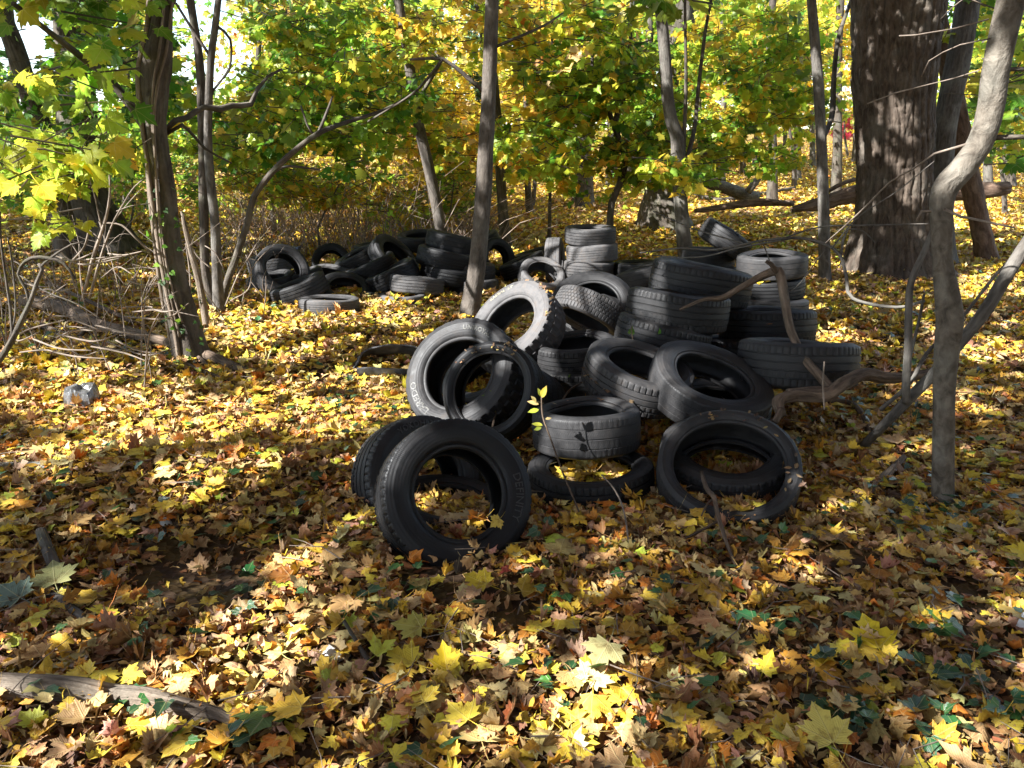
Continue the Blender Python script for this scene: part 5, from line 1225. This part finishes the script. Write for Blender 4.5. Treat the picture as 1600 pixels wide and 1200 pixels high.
sapling_stalk('grass_stalk', 'thin arching dead stalk left of the leaf filled tyre', [(985, 870, 1.4, 3.2), (975, 800, 1.4, 3.4), (960, 765, 1.3, 3.5), (940, 742, 1, 3.6)])
sapling_stalk('grass_stalk', 'thin upright dead stalk before the muddy wide tyre', [(1288, 640, 1.6, 3.9), (1286, 600, 1.5, 3.9), (1288, 565, 1.2, 3.9)])
# ------------------------------------------------------------------ leaf litter
TM = [(np.linalg.inv(m), R, W, rr) for m, R, W, rr in TYRES]
def clear(p, pad=.0):
    """True where a point is not inside a tyre's rubber."""
    ok = np.ones(len(p), bool)
    h = np.hstack([p, np.ones((len(p), 1))])
    for mi, R, W, rr in TM:
        q = h @ mi.T
        r = np.hypot(q[:, 0], q[:, 1])
        ok &= ~((r > R * rr - .01 - pad) & (r < R + pad) & (np.abs(q[:, 2]) < W / 2 + pad))
    return ok

def inpoly(px, py, poly):
    poly = np.array(poly, float); c = np.zeros(len(px), bool)
    x0, y0 = poly[-1]
    for x1, y1 in poly:
        k = ((y1 > py) != (y0 > py)) & (px < (x0 - x1) * (py - y1) / ((y0 - y1) if y0 != y1 else 1e-9) + x1)
        c ^= k; x0, y0 = x1, y1
    return c

BARE = [([(215, 850), (330, 835), (420, 880), (400, 950), (300, 965), (200, 930)], .10), ([(1260, 870), (1330, 850), (1400, 905), (1300, 930)], .22), ([(1470, 905), (1550, 925), (1540, 1010), (1470, 1000)], .16), ([(600, 860), (740, 895), (860, 930), (830, 985), (690, 960), (610, 920)], .28), ([(690, 960), (840, 960), (830, 1000), (720, 1010)], .6)]
def scatter(n, y0, y1, power=1.0, m0=2.1, thin=0.0, bare=True):
    out = np.zeros((0, 2))
    while len(out) < n:
        k = n * 2
        u = rng.random(k)
        y = y0 * (y1 / y0) ** u if power == 0 else (y0 ** (power + 1) + u * (y1 ** (power + 1) - y0 ** (power + 1))) ** (1 / (power + 1))
        x = rng.uniform(-1, 1, k) * (y * .70 + m0)
        ok = np.ones(k, bool)
        if thin: ok &= rng.random(k) > thin * np.clip((fbm(x * 1.1 + 3, y * 1.1 + 8) - .42) * 5, 0, 1)
        if bare and y0 < 5:
            px, py, d = proj(np.stack([x, y, gz(x, y)], 1))
            for pl, pr in BARE:
                ok &= ~(inpoly(px, py, pl) & (rng.random(k) > pr))
        out = np.vstack([out, np.stack([x, y], 1)[ok]])
    return out[:n]

def litter(n, y0, y1, power, shape, s0, s1, z0, z1, tilt, pal, curl, thin=0.0, yaw=None, bare=True, pad=.0):
    n = int(n * 1.3)
    xy = scatter(n, y0, y1, power, thin=thin, bare=bare)
    z = gz(xy[:, 0], xy[:, 1]) + rng.uniform(z0, z1, n)
    p = np.column_stack([xy, z])
    p = p[clear(p, pad)]
    k = len(p)
    R = frames(rng.uniform(0, 6.2832, k), np.abs(rng.normal(0, tilt, k)), rng.uniform(0, 6.2832, k))
    # keep the slope of the floor
    sz = rng.uniform(s0, s1, k)
    p = p - np.einsum('kij,j->ki', R, np.array([0, .35, 0])) * sz[:, None]
    cu = np.stack([rng.normal(-.1, curl, k), rng.normal(0, curl * .8, k), np.abs(rng.normal(0, curl, k)) * rng.choice([-1, 1], k, p=[.3, .7]), rng.normal(0, curl * .16, k)], 1)
    col = palette(k, pal, .15)
    fam = MAPLES if shape is MAPLE_FINE else OVALS if shape is OVAL else None
    if fam is None: return inst(shape, p, R, sz, col, cu)
    who = rng.integers(0, len(fam), k)
    if s1 > .1: who = np.where(rng.random(k) < .5, 0, who)
    return [inst(fam[i], p[who == i], R[who == i], sz[who == i], col[who == i], cu[who == i]) for i in range(len(fam))]

UNDER = [(5, BRN), (3, TAN), (2, UMB), (.8, PINK), (2, GOLD), (.8, ORA)]
MIDP = [(5, TAN), (3, BRN), (2.4, GOLD), (1.8, PINK), (1.6, PALE), (1.5, ORA), (1, YEL)]
TOPP = [(5, YEL), (3, GOLD), (2, PALE), (2.4, TAN), (.8, ORA), (.8, YGR), (.03, RED)]
bs = [
    litter(30000, 1.35, 5.4, 1, OVAL_LOW, .035, .075, 0, .02, .35, UNDER, .3),
    litter(4500, 1.35, 5.4, 1, MAPLE_MID, .05, .09, .005, .025, .35, UNDER, .5),
    litter(19000, 1.35, 5.4, 1, OVAL, .03, .062, .012, .045, .5, MIDP, .75),
    litter(6000, 1.35, 5.4, 1, SCRAP, .025, .06, .015, .05, .6, MIDP, .8),
    litter(6500, 1.35, 5.4, 1, MAPLE_FINE, .045, .085, .02, .05, .40, MIDP, .62),
    litter(4000, 1.35, 5.4, 1, MAPLE_FINE, .05, .09, .03, .055, .24, TOPP, .30, .5),
    litter(700, 1.35, 5.4, 1, MAPLE_FINE, .085, .125, .035, .065, .19, TOPP, .2, .4),
]
bs = [q for x_ in bs for q in (x_ if isinstance(x_, list) else [x_])]
tag(leafmesh('fallen_leaves', bs, M_LITTER), 'thick carpet of fallen yellow and brown leaves in the foreground', 'leaf litter', None, 'stuff')
FARU = [(3, BRN), (4, TAN), (2, GOLD), (1, PINK)]
FART = [(5, YEL), (3, GOLD), (2.5, TAN), (3, PALE), (1.5, PINK), (1, YGR), (.6, ORA)]
bs = [
    litter(26000, 5.2, 12.5, .6, OVAL_LOW, .045, .085, .0, .035, .4, FARU, .4),
    litter(22000, 5.2, 12.5, .6, MAPLE_MID, .05, .095, .01, .06, .38, FART, .55),
    litter(11000, 5.2, 12.5, .6, OVAL_LOW, .04, .08, .02, .06, .5, [(3, PALE), (3, TAN), (2, PINK), (1, GOLD)], .5),
    litter(50000, 12.0, 52, 0, MAPLE_LOW, .09, .15, .0, .07, .40, FART, .4),
    litter(22000, 12.0, 52, 0, OVAL_LOW, .08, .14, .0, .05, .4, FARU, .4),
]
tag(leafmesh('fallen_leaves', bs, M_LITTER_FAR), 'carpet of small yellow fallen leaves spreading back through the woods', 'leaf litter', None, 'stuff')

# leaves and crumbs lying in and on the tyres
CRUMB = [(3, (.12, .07, .04)), (2, (.22, .14, .07)), (1, UMB), (.6, (.34, .22, .07))]
def on_tyre(k, ang0, ang1, r0, r1, zfrac, n, shape, s0, s1, pal, curl=.6):
    m, R, W, rr = TYRES[k]
    th = np.radians(rng.uniform(ang0, ang1, n)); r = rng.uniform(r0, r1, n) * R
    q = np.stack([r * np.cos(th), r * np.sin(th), np.full(n, W / 2 * zfrac), np.ones(n)], 1)
    p = (q @ m.T)[:, :3]
    sz = rng.uniform(s0, s1, n)
    Rm = np.einsum('ij,kjl->kil', m[:3, :3], frames(rng.uniform(0, 6.28, n), np.abs(rng.normal(0, .3, n)), rng.uniform(0, 6.28, n)))
    return inst(shape, p, Rm, sz, palette(n, pal, .15), rng.normal(0, curl * .5, (n, 4)) * [1, 1, 1, .1])
bs = [on_tyre(15, 60, 120, .80, .95, 1.02, 16, SCRAP, .015, .04, CRUMB), on_tyre(15, -60, 60, .8, .98, 1.0, 14, OVAL, .02, .045, CRUMB),
      on_tyre(4, 40, 150, .8, .97, 1.03, 24, SCRAP, .01, .03, CRUMB), on_tyre(17, 20, 160, .7, .9, 1.0, 8, SCRAP, .02, .05, CRUMB), on_tyre(7, -20, 60, .93, 1.0, .9, 20, SCRAP, .02, .05, CRUMB), on_tyre(12, 180, 330, .99, 1.01, .0, 16, SCRAP, .02, .05, CRUMB),
      on_tyre(22, 90, 270, .99, 1.01, .3, 6, OVAL, .03, .06, MIDP), on_tyre(26, 200, 340, .9, 1.0, 1.0, 8, MAPLE_MID, .06, .1, FART)]
tag(leafmesh('leaf_crumbs', bs, M_LITTER), 'dead leaf crumbs lying on the rims of the tyres', 'leaf litter', None, 'stuff')
# heaps of leaves held in the tyre holes
def heap_leaves(px, py, d, rx, ry, dep, n, pal, s0=.06, s1=.12, h=.05):
    c = P(px, py, d); a = rng.uniform(0, 6.28, n); r = np.sqrt(rng.random(n))
    p = c + np.stack([rx * r * np.cos(a), ry * r * np.sin(a), rng.uniform(-h, h * .5, n) - .03 * r], 1)
    R = frames(rng.uniform(0, 6.28, n), np.abs(rng.normal(0, .4, n)), rng.uniform(0, 6.28, n))
    return inst(MAPLE_FINE, p, R, rng.uniform(s0, s1, n), palette(n, pal, .14), rng.normal(0, .5, (n, 4)) * [1, 1, 1, .1])
tag(leafmesh('leaf_heap', [heap_leaves(925, 732, 4.05, .17, .16, 0, 90, [(4, YEL), (3, PALE), (2, GOLD), (1, TAN)])], M_LITTER), 'yellow leaves gathered in the hole of the sunken tyre', 'leaf litter', None, 'stuff')
tag(leafmesh('leaf_heap', [heap_leaves(1130, 742, 4.1, .24, .18, 0, 120, [(3, TAN), (3, BRN), (2, GOLD), (1, YEL)]), heap_leaves(1170, 792, 3.55, .15, .07, 0, 36, [(3, TAN), (3, BRN), (2, YEL)], .05, .09)], M_LITTER), 'brown leaves and bark gathered in the front right thin walled tyre', 'leaf litter', None, 'stuff')
tag(leafmesh('leaf_heap', [heap_leaves(700, 790, 3.75, .15, .12, 0, 50, [(3, GOLD), (3, YEL), (2, BRN)])], M_LITTER), 'yellow brown leaves seen through the hole of the foremost tyre', 'leaf litter', None, 'stuff')

# ivy over the floor
def ivy(px, py, sx, sy, n, s0=.045, s1=.085):
    x = rng.normal(px, sx, n); y = rng.normal(py, sy, n)
    x0, d = ground(px, py)
    out = []
    for a, b in zip(x, np.maximum(y, 300)):
        q = P(a, b, d); dd = CAM - q
        t = (CAM[2] - gz(q[0], q[1])) / max(CAM[2] - q[2], .2)
        q = CAM + (q - CAM) * t
        out.append([q[0], q[1], float(gz(q[0], q[1])) + rng.uniform(.03, .085)])
    p = np.array(out); p = p[clear(p, .02)]; k = len(p)
    if k == 0: return None
    R = frames(rng.uniform(0, 6.28, k), np.abs(rng.normal(0, .42, k)), rng.uniform(0, 6.28, k))
    return inst(IVY, p, R, rng.uniform(s0, s1, k), palette(k, [(4, IVYC), (2, (.03, .10, .03)), (1.3, (.05, .13, .03))], .2), np.stack([rng.normal(-.1, .15, k), rng.normal(0, .1, k), rng.normal(.2, .15, k), 0 * rng.random(k)], 1))
spots = [(190, 770, 50, 20, 16), (240, 850, 40, 16, 14), (330, 955, 30, 14, 9), (390, 930, 24, 26, 12), (590, 950, 26, 22, 14), (640, 880, 16, 14, 8), (850, 960, 22, 14, 8), (1130, 880, 40, 20, 9), (1180, 1000, 40, 40, 14), (1330, 1020, 40, 26, 16), (1320, 1130, 50, 30, 24), (1480, 990, 30, 30, 24), (1430, 1060, 40, 20, 14), (1540, 1090, 34, 40, 20), (1460, 1150, 50, 16, 14), (1470, 815, 40, 12, 50), (1400, 760, 60, 30, 22), (1330, 660, 50, 22, 26), (1390, 640, 60, 26, 24), (1500, 640, 60, 50, 30), (1540, 560, 60, 40, 34), (1370, 520, 80, 30, 30), (1300, 490, 60, 26, 24), (1540, 800, 60, 30, 14), (60, 740, 60, 30, 18), (150, 700, 60, 30, 20), (430, 770, 50, 24, 16), (560, 690, 50, 20, 12), (590, 635, 40, 16, 34), (460, 640, 60, 22, 18), (470, 590, 90, 30, 24), (270, 545, 60, 14, 44), (180, 530, 50, 14, 24), (110, 590, 50, 16, 10), (150, 1000, 70, 30, 8), (230, 1110, 90, 14, 12), (870, 1080, 24, 30, 10), (320, 1180, 60, 16, 8), (600, 1180, 60, 16, 6), (1000, 1120, 60, 40, 10), (960, 900, 30, 16, 8), (770, 640, 40, 14, 8), (1240, 840, 40, 14, 10), (350, 470, 60, 20, 24), (420, 520, 60, 20, 20), (1250, 330, 60, 16, 14), (1560, 420, 40, 20, 26)]
bs = [ivy(*s) for s in [(*q_[:4], int(q_[4] * .62)) for q_ in spots]]
bs.append(ivy(700, 700, 420, 200, 90)); bs.append(ivy(1400, 640, 150, 160, 100)); bs.append(ivy(200, 480, 160, 60, 120))
tag(leafmesh('ivy', bs, M_IVY), 'dark green ivy leaves creeping through the fallen leaves', 'ivy', None, 'stuff')
# ivy climbing the vine covered trunk
vt = bpy.data.objects['vine_covered_tree']; sp = ATTACH['vine_covered_tree']
k = 70
ii = rng.integers(4, 40, k); a = rng.uniform(3.3, 6.6, k)
q = sp[ii]; pos = q[:, :3] + (q[:, 3] + .03)[:, None] * np.stack([np.cos(a), np.sin(a), 0 * a], 1) + rng.normal(0, .02, (k, 3))
leafmesh('foliage', [inst(IVY, pos, dirframes(np.stack([rng.normal(0, .5, k), rng.normal(0, .5, k), -np.ones(k) * .6], 1), np.stack([np.cos(a), np.sin(a), .5 + 0 * a], 1)), rng.uniform(.03, .055, k), palette(k, [(3, GRN), (2, DGR), (1, LGR)], .15))], M_CROWN_NEAR, vt)

# single leaves large enough to name
def lone(label, px, py, size, col, yaw, curl=(-.1, .05, .12, .0), tilt=.15, h=.085, shape=None, mat=None, trim=None, axis=0.0):
    p, d = ground(px, py)
    R = frames(np.array([rad(yaw)]), np.array([tilt]), np.array([rad(axis)]))
    q = p + np.array([0, 0, h]) - (R[0] @ np.array([0, .4, 0])) * size
    o = leafmesh('maple_leaf', [inst(shape or MAPLE_FINE, np.zeros((1, 3)), R, np.array([size]), np.array([col]), np.array([curl]), np.array([.3]))], mat or M_LITTER)
    o.location = [float(v) for v in q]
    return tag(o, label, 'leaf')
M_STRIPED = leaf_mat('mottled_green_leaf', .15, True, .5, .3, .35)
lone('bright yellow maple leaf lying flat with its stem down, largest at the lower right', 1357, 1022, 0.145, (.76, .58, .03), 0, tilt=.30, axis=0)
lone('pale yellow maple leaf at the bottom edge on the right', 1282, 1170, 0.130, (.64, .53, .12), 8, tilt=.3)
lone('big dark green maple leaf with yellow veins at the bottom left', 415, 1160, 0.155, (.075, .13, .025), 175, tilt=.2, axis=180, mat=M_STRIPED)
lone('curled deep yellow leaf standing upright at the bottom middle', 697, 1062, 0.096, (.62, .44, .02), 10, curl=(.3, .2, .3, 0), tilt=.9)
lone('broad yellow leaf lying below the foremost tyre, pointing left', 745, 935, 0.111, (.52, .38, .03), 60, tilt=.25)
lone('olive yellow maple leaf beside the grey twig at the bottom middle', 640, 1010, 0.111, (.34, .30, .06), 80, tilt=.2)
lone('pale leaf propped against the lower right of the foremost tyre', 815, 880, 0.111, (.54, .43, .12), 160, tilt=.5, axis=200, h=.1)
lone('small ochre leaf stuck to the foremost tyre just above the ground', 775, 868, 0.059, (.50, .36, .06), 140, tilt=.9, axis=20, h=.16)
lone('golden leaf with a folded lobe below the sunken tyre', 985, 790, 0.096, (.60, .44, .03), 20, tilt=.3)
lone('large faded green and tan maple leaf in the sunlight at the bottom middle', 940, 1055, 0.126, (.30, .27, .12), 150, tilt=.25)
lone('big pale green leaf lying at the left edge in the shade', 90, 925, 0.148, (.30, .30, .12), 30, tilt=.25)
lone('blue green underside of a leaf showing at the left edge', 25, 955, 0.126, (.12, .17, .13), 60, tilt=.35)
lone('sunlit cream coloured maple leaf low in the middle of the foreground', 930, 1085, 0.111, (.62, .50, .22), -40, tilt=.25)
lone('bright yellow leaf at the right edge level with the stone', 1590, 890, 0.111, (.66, .50, .02), 60, tilt=.25)
lone('yellow leaf leaning by the foot of the bent sapling', 1420, 815, 0.111, (.56, .44, .05), -20, tilt=.35)

# ------------------------------------------------------------------ unseen trees added out of the frame, crowns shaped to dapple the light
LIT = [([(380, 462), (470, 486), (600, 478), (730, 500), (700, 530), (640, 560), (630, 650), (560, 700), (480, 690), (380, 700), (330, 650), (420, 610), (430, 570), (330, 560), (330, 500)], .955),
       ([(-200, 560), (200, 575), (330, 600), (400, 640), (330, 700), (200, 690), (0, 640), (-200, 640)], .78),
       ([(-200, 650), (200, 690), (560, 690), (560, 760), (300, 750), (0, 730), (-200, 720)], .5),
       ([(-200, 720), (300, 750), (540, 760), (520, 800), (150, 790), (-200, 800)], .25),
       ([(380, 960), (470, 930), (640, 985), (600, 1050), (640, 1120), (700, 1190), (480, 1230), (330, 1090), (330, 1000)], .85),
       ([(760, 970), (880, 985), (1010, 1000), (1030, 1090), (1000, 1200), (780, 1220), (680, 1130), (720, 1040)], .90),
       ([(0, 1060), (330, 1100), (420, 1230), (0, 1230)], .62), ([(120, 990), (330, 1000), (330, 1070), (140, 1050)], .30),
       ([(730, 955), (900, 955), (880, 985), (760, 985)], .35),
       ([(1270, 470), (1340, 500), (1330, 560), (1262, 540)], .75), ([(1470, 420), (1610, 415), (1610, 470), (1490, 470)], .6), ([(1440, 500), (1610, 505), (1610, 570), (1460, 560)], .5),
       ([(1500, 1040), (1600, 1040), (1600, 1075), (1500, 1070)], .6), ([(1080, 840), (1150, 850), (1150, 910), (1090, 900)], .35), ([(1300, 770), (1420, 770), (1420, 820), (1320, 820)], .3),
       ([(760, 300), (1000, 290), (1010, 400), (760, 420)], .62), ([(1000, 300), (1340, 290), (1340, 470), (1000, 420)], .36), ([(1430, 290), (1600, 290), (1600, 420), (1440, 400)], .42),
       ([(-50, 300), (400, 320), (400, 470), (-50, 520)], .14), ([(-400, 150), (2000, 150), (2000, 296), (-400, 296)], .88), ([(370, 250), (770, 250), (770, 372), (560, 380), (370, 400)], 1.0)]
def light_at(px, py):
    L = np.full(len(px), .035)
    for pl, v in LIT:
        L = np.where(inpoly(px, py, pl), v, L)
    off = ((px < -40) & (py > 330)) | (px > 1640) | (py > 1240)
    return np.where(off, np.where(px < -40, .3, .07), L)
cs = .21
gx, gy = np.meshgrid(np.arange(-9.5, 11, cs), np.arange(.4, 15.5, cs))
gx = (gx + rng.uniform(-.1, .1, gx.shape)).ravel(); gy = (gy + rng.uniform(-.1, .1, gy.shape)).ravel()
gp = np.stack([gx, gy, gz(gx, gy)], 1)
px, py, d = proj(gp)
L = light_at(px, py)
nz = .5 * fbm(gx * 1.3 + 11, gy * 1.3 + 4) + .5 * vnoise(gx * 3.4, gy * 3.4 + 9)
nz = (np.argsort(np.argsort(nz)) + .5) / len(nz)
shade = nz > L
gp = gp[shade]
zc = rng.uniform(5.0, 7.2, len(gp))
NL = 12
# trunks and tyres shaded by added leaves: (px range, py range, depth, share shaded)
up = []
for x0, x1, y0_, y1_, dd, pr in ((1325, 1480, -60, 440, 10.2, .86), (1440, 1500, 250, 820, 3.4, .9), (1480, 1570, 20, 260, 3.4, .45), (725, 775, -40, 500, 7.6, .6), (1030, 1085, -40, 420, 10.2, .5), (1260, 1295, -40, 440, 9.9, .6), (960, 1270, 395, 560, 5.4, .95), (1020, 1340, 540, 640, 4.6, .97), (830, 1240, 640, 800, 3.9, .95), (910, 1210, 520, 640, 4.2, .95), (600, 850, 640, 860, 3.4, .93), (680, 860, 540, 680, 4.4, .8), (560, 760, 360, 440, 9.2, .75), (400, 560, 390, 470, 9.0, .55), (1080, 1260, 345, 480, 7.6, .7), (220, 300, 0, 560, 6.0, .5)):
    st = (.16 if pr > .89 else .22) * F / dd
    for a in np.arange(x0, x1 + 1, st):
        for b_ in np.arange(y0_, y1_ + 1, st):
            if rng.random() < pr: up.append(P(a + rng.uniform(-.3, .3) * st, b_ + rng.uniform(-.3, .3) * st, dd))
up = np.array(up + [q_ + rng.normal(0, .05, 3) for q_ in up if q_[1] < 7])
gp = np.vstack([gp, up])
zc = np.concatenate([zc, np.maximum(rng.uniform(5.0, 7.2, len(up)), up[:, 2] + 2.2)])
base = gp + SUN * ((zc - gp[:, 2]) / SUN[2])[:, None]  # leaves added along the sun rays over every point to be shaded
p = np.repeat(base, NL, 0)
jit = rng.uniform(-.5, .5, (len(p), 2)) * cs * 1.1
along = rng.normal(0, .35, len(p))
p = p + np.column_stack([jit, np.zeros(len(p))]) + SUN * along[:, None]
keep = np.ones(len(p), bool)
dg = bpy.context.evaluated_depsgraph_get()
for a, b, dd, r in SPOTS:
    hits = []
    for k in range(16):
        an = k * 2.4; rr_ = .85 * r * math.sqrt((k + .5) / 16) * F / dd
        v = norm(P(a + rr_ * math.cos(an), b + rr_ * math.sin(an), 1.0) - CAM)
        ok, loc, nr, idx, ob, mt = SC.ray_cast(dg, Vector(CAM), Vector(v))
        hits.append(np.array(loc) if ok and abs(proj(np.array(loc))[2] - dd) < .9 else P(a + rr_ * math.cos(an), b + rr_ * math.sin(an), dd))
    for q in hits:
        w = p - q; t = w @ SUN
        keep &= ~((np.linalg.norm(w - t[:, None] * SUN, axis=1) < .105) & (t > 0))
p = p[keep]
for _ in range(12):
    qx, qy, qd = proj(p)
    vis = (qd > .1) & (qx > -120) & (qx < 1720) & (qy > -140) & (qy < 1300)
    p[vis] += SUN * .8
# unseen rest of the wood, added to cut fill light: overhead right, behind viewer
def wood(n, x0, x1, y0_, y1_, z0, z1, gate):
    q = np.column_stack([rng.uniform(x0, x1, n), rng.uniform(y0_, y1_, n), rng.uniform(z0, z1, n)])
    q = q[fbm(q[:, 0] * .5 + q[:, 2] * .3 + 5, q[:, 1] * .5 + q[:, 2] * .4 + 3) > gate]
    qx, qy, qd = proj(q)
    return q[~((qd > .1) & (qx > -150) & (qx < 1750) & (qy > -150) & (qy < 1300))]
extra = np.vstack([wood(11000, 1.5, 13, -10, 8, 7, 9.5, .40), wood(17000, -11, 15, -14, -7, .3, 9, .36), wood(9000, 9, 14, -8, 6, .3, 8, .36)])
n_dapple = len(p)
big = np.concatenate([np.ones(n_dapple), np.full(len(extra), 1.9)])
p = np.vstack([p, extra])
HOST = [(-6.5, .3), (-9.5, 5.5), (-5.0, -3.2), (-1.2, -4.8), (-12.5, 10.5), (-10.5, 1.5), (3.5, -4.0), (8.5, 2.0), (10.5, 9.0), (-4.0, -9.0), (5.0, -9.5)]
hx = np.array(HOST)
own = np.argmin(((p[:, None, :2] - hx[None]) ** 2).sum(-1), 1)
LABS = ['tall maple standing out of shot on the near left, shading the foreground', 'tall maple standing out of shot on the left, shading the heap', 'tall maple behind the viewer on the left', 'tall maple straight behind the viewer', 'tall maple far out of shot on the left, shading the far heap', 'tall maple on the left beyond the near one', 'tall maple behind the viewer on the right', 'tall maple out of shot on the near right', 'tall maple out of shot on the right beyond the bent sapling', 'maple deep in the wood behind the viewer on the left', 'maple deep in the wood behind the viewer on the right']
for k, (x, y) in enumerate(HOST):
    sel = p[own == k]; bg_ = big[own == k]
    if len(sel) < 20: continue
    g = float(gz(x, y))
    root = thing('shade_maple', LABS[k], 'tree', (x, y, g), 'tall maples around the clearing')
    cen = sel.mean(0)
    pth = np.array([[x, y, g - .2, .2], [x + .1, y, g + 1.5, .17], [x, y + .1, g + 3.5, .15], [x * .7 + cen[0] * .3, y * .7 + cen[1] * .3, 5.2, .11], [cen[0], cen[1], cen[2] + .6, .05]])
    v, f, uv = tube(spline(pth, .2), 14, .06, .008, 9, flare=.4)
    mesh('trunk', local(v, root), f, M_BARK_GREY, root, uv=uv)
    lim = []
    for q in sel[rng.choice(len(sel), 12)]:
        s0 = pth[3, :3] * .6 + pth[2, :3] * .4 if rng.random() < .5 else pth[3, :3]
        m_ = (s0 + q) / 2 + [0, 0, .2]
        lim.append(tube(spline(np.array([[*s0, .05], [*m_, .028], [*q, .008]]), .3), 6, .1))
    v, f, uv = join(lim); mesh('limbs', local(v, root), f, M_BARK_GREY, root, uv=uv)
    n = len(sel)
    leafmesh('crown', [inst(MAPLE_LOW, sel, frames(rng.uniform(0, 6.28, n), np.abs(rng.normal(0, .5, n)), rng.uniform(0, 6.28, n)), rng.uniform(.11, .17, n) * bg_, palette(n, [(1, GRN), (3, BRN), (3, TAN), (1, GOLD)], .15), rng.normal(0, .2, (n, 4)) * [1, 1, 1, .1])], M_ADDED_CANOPY, root)
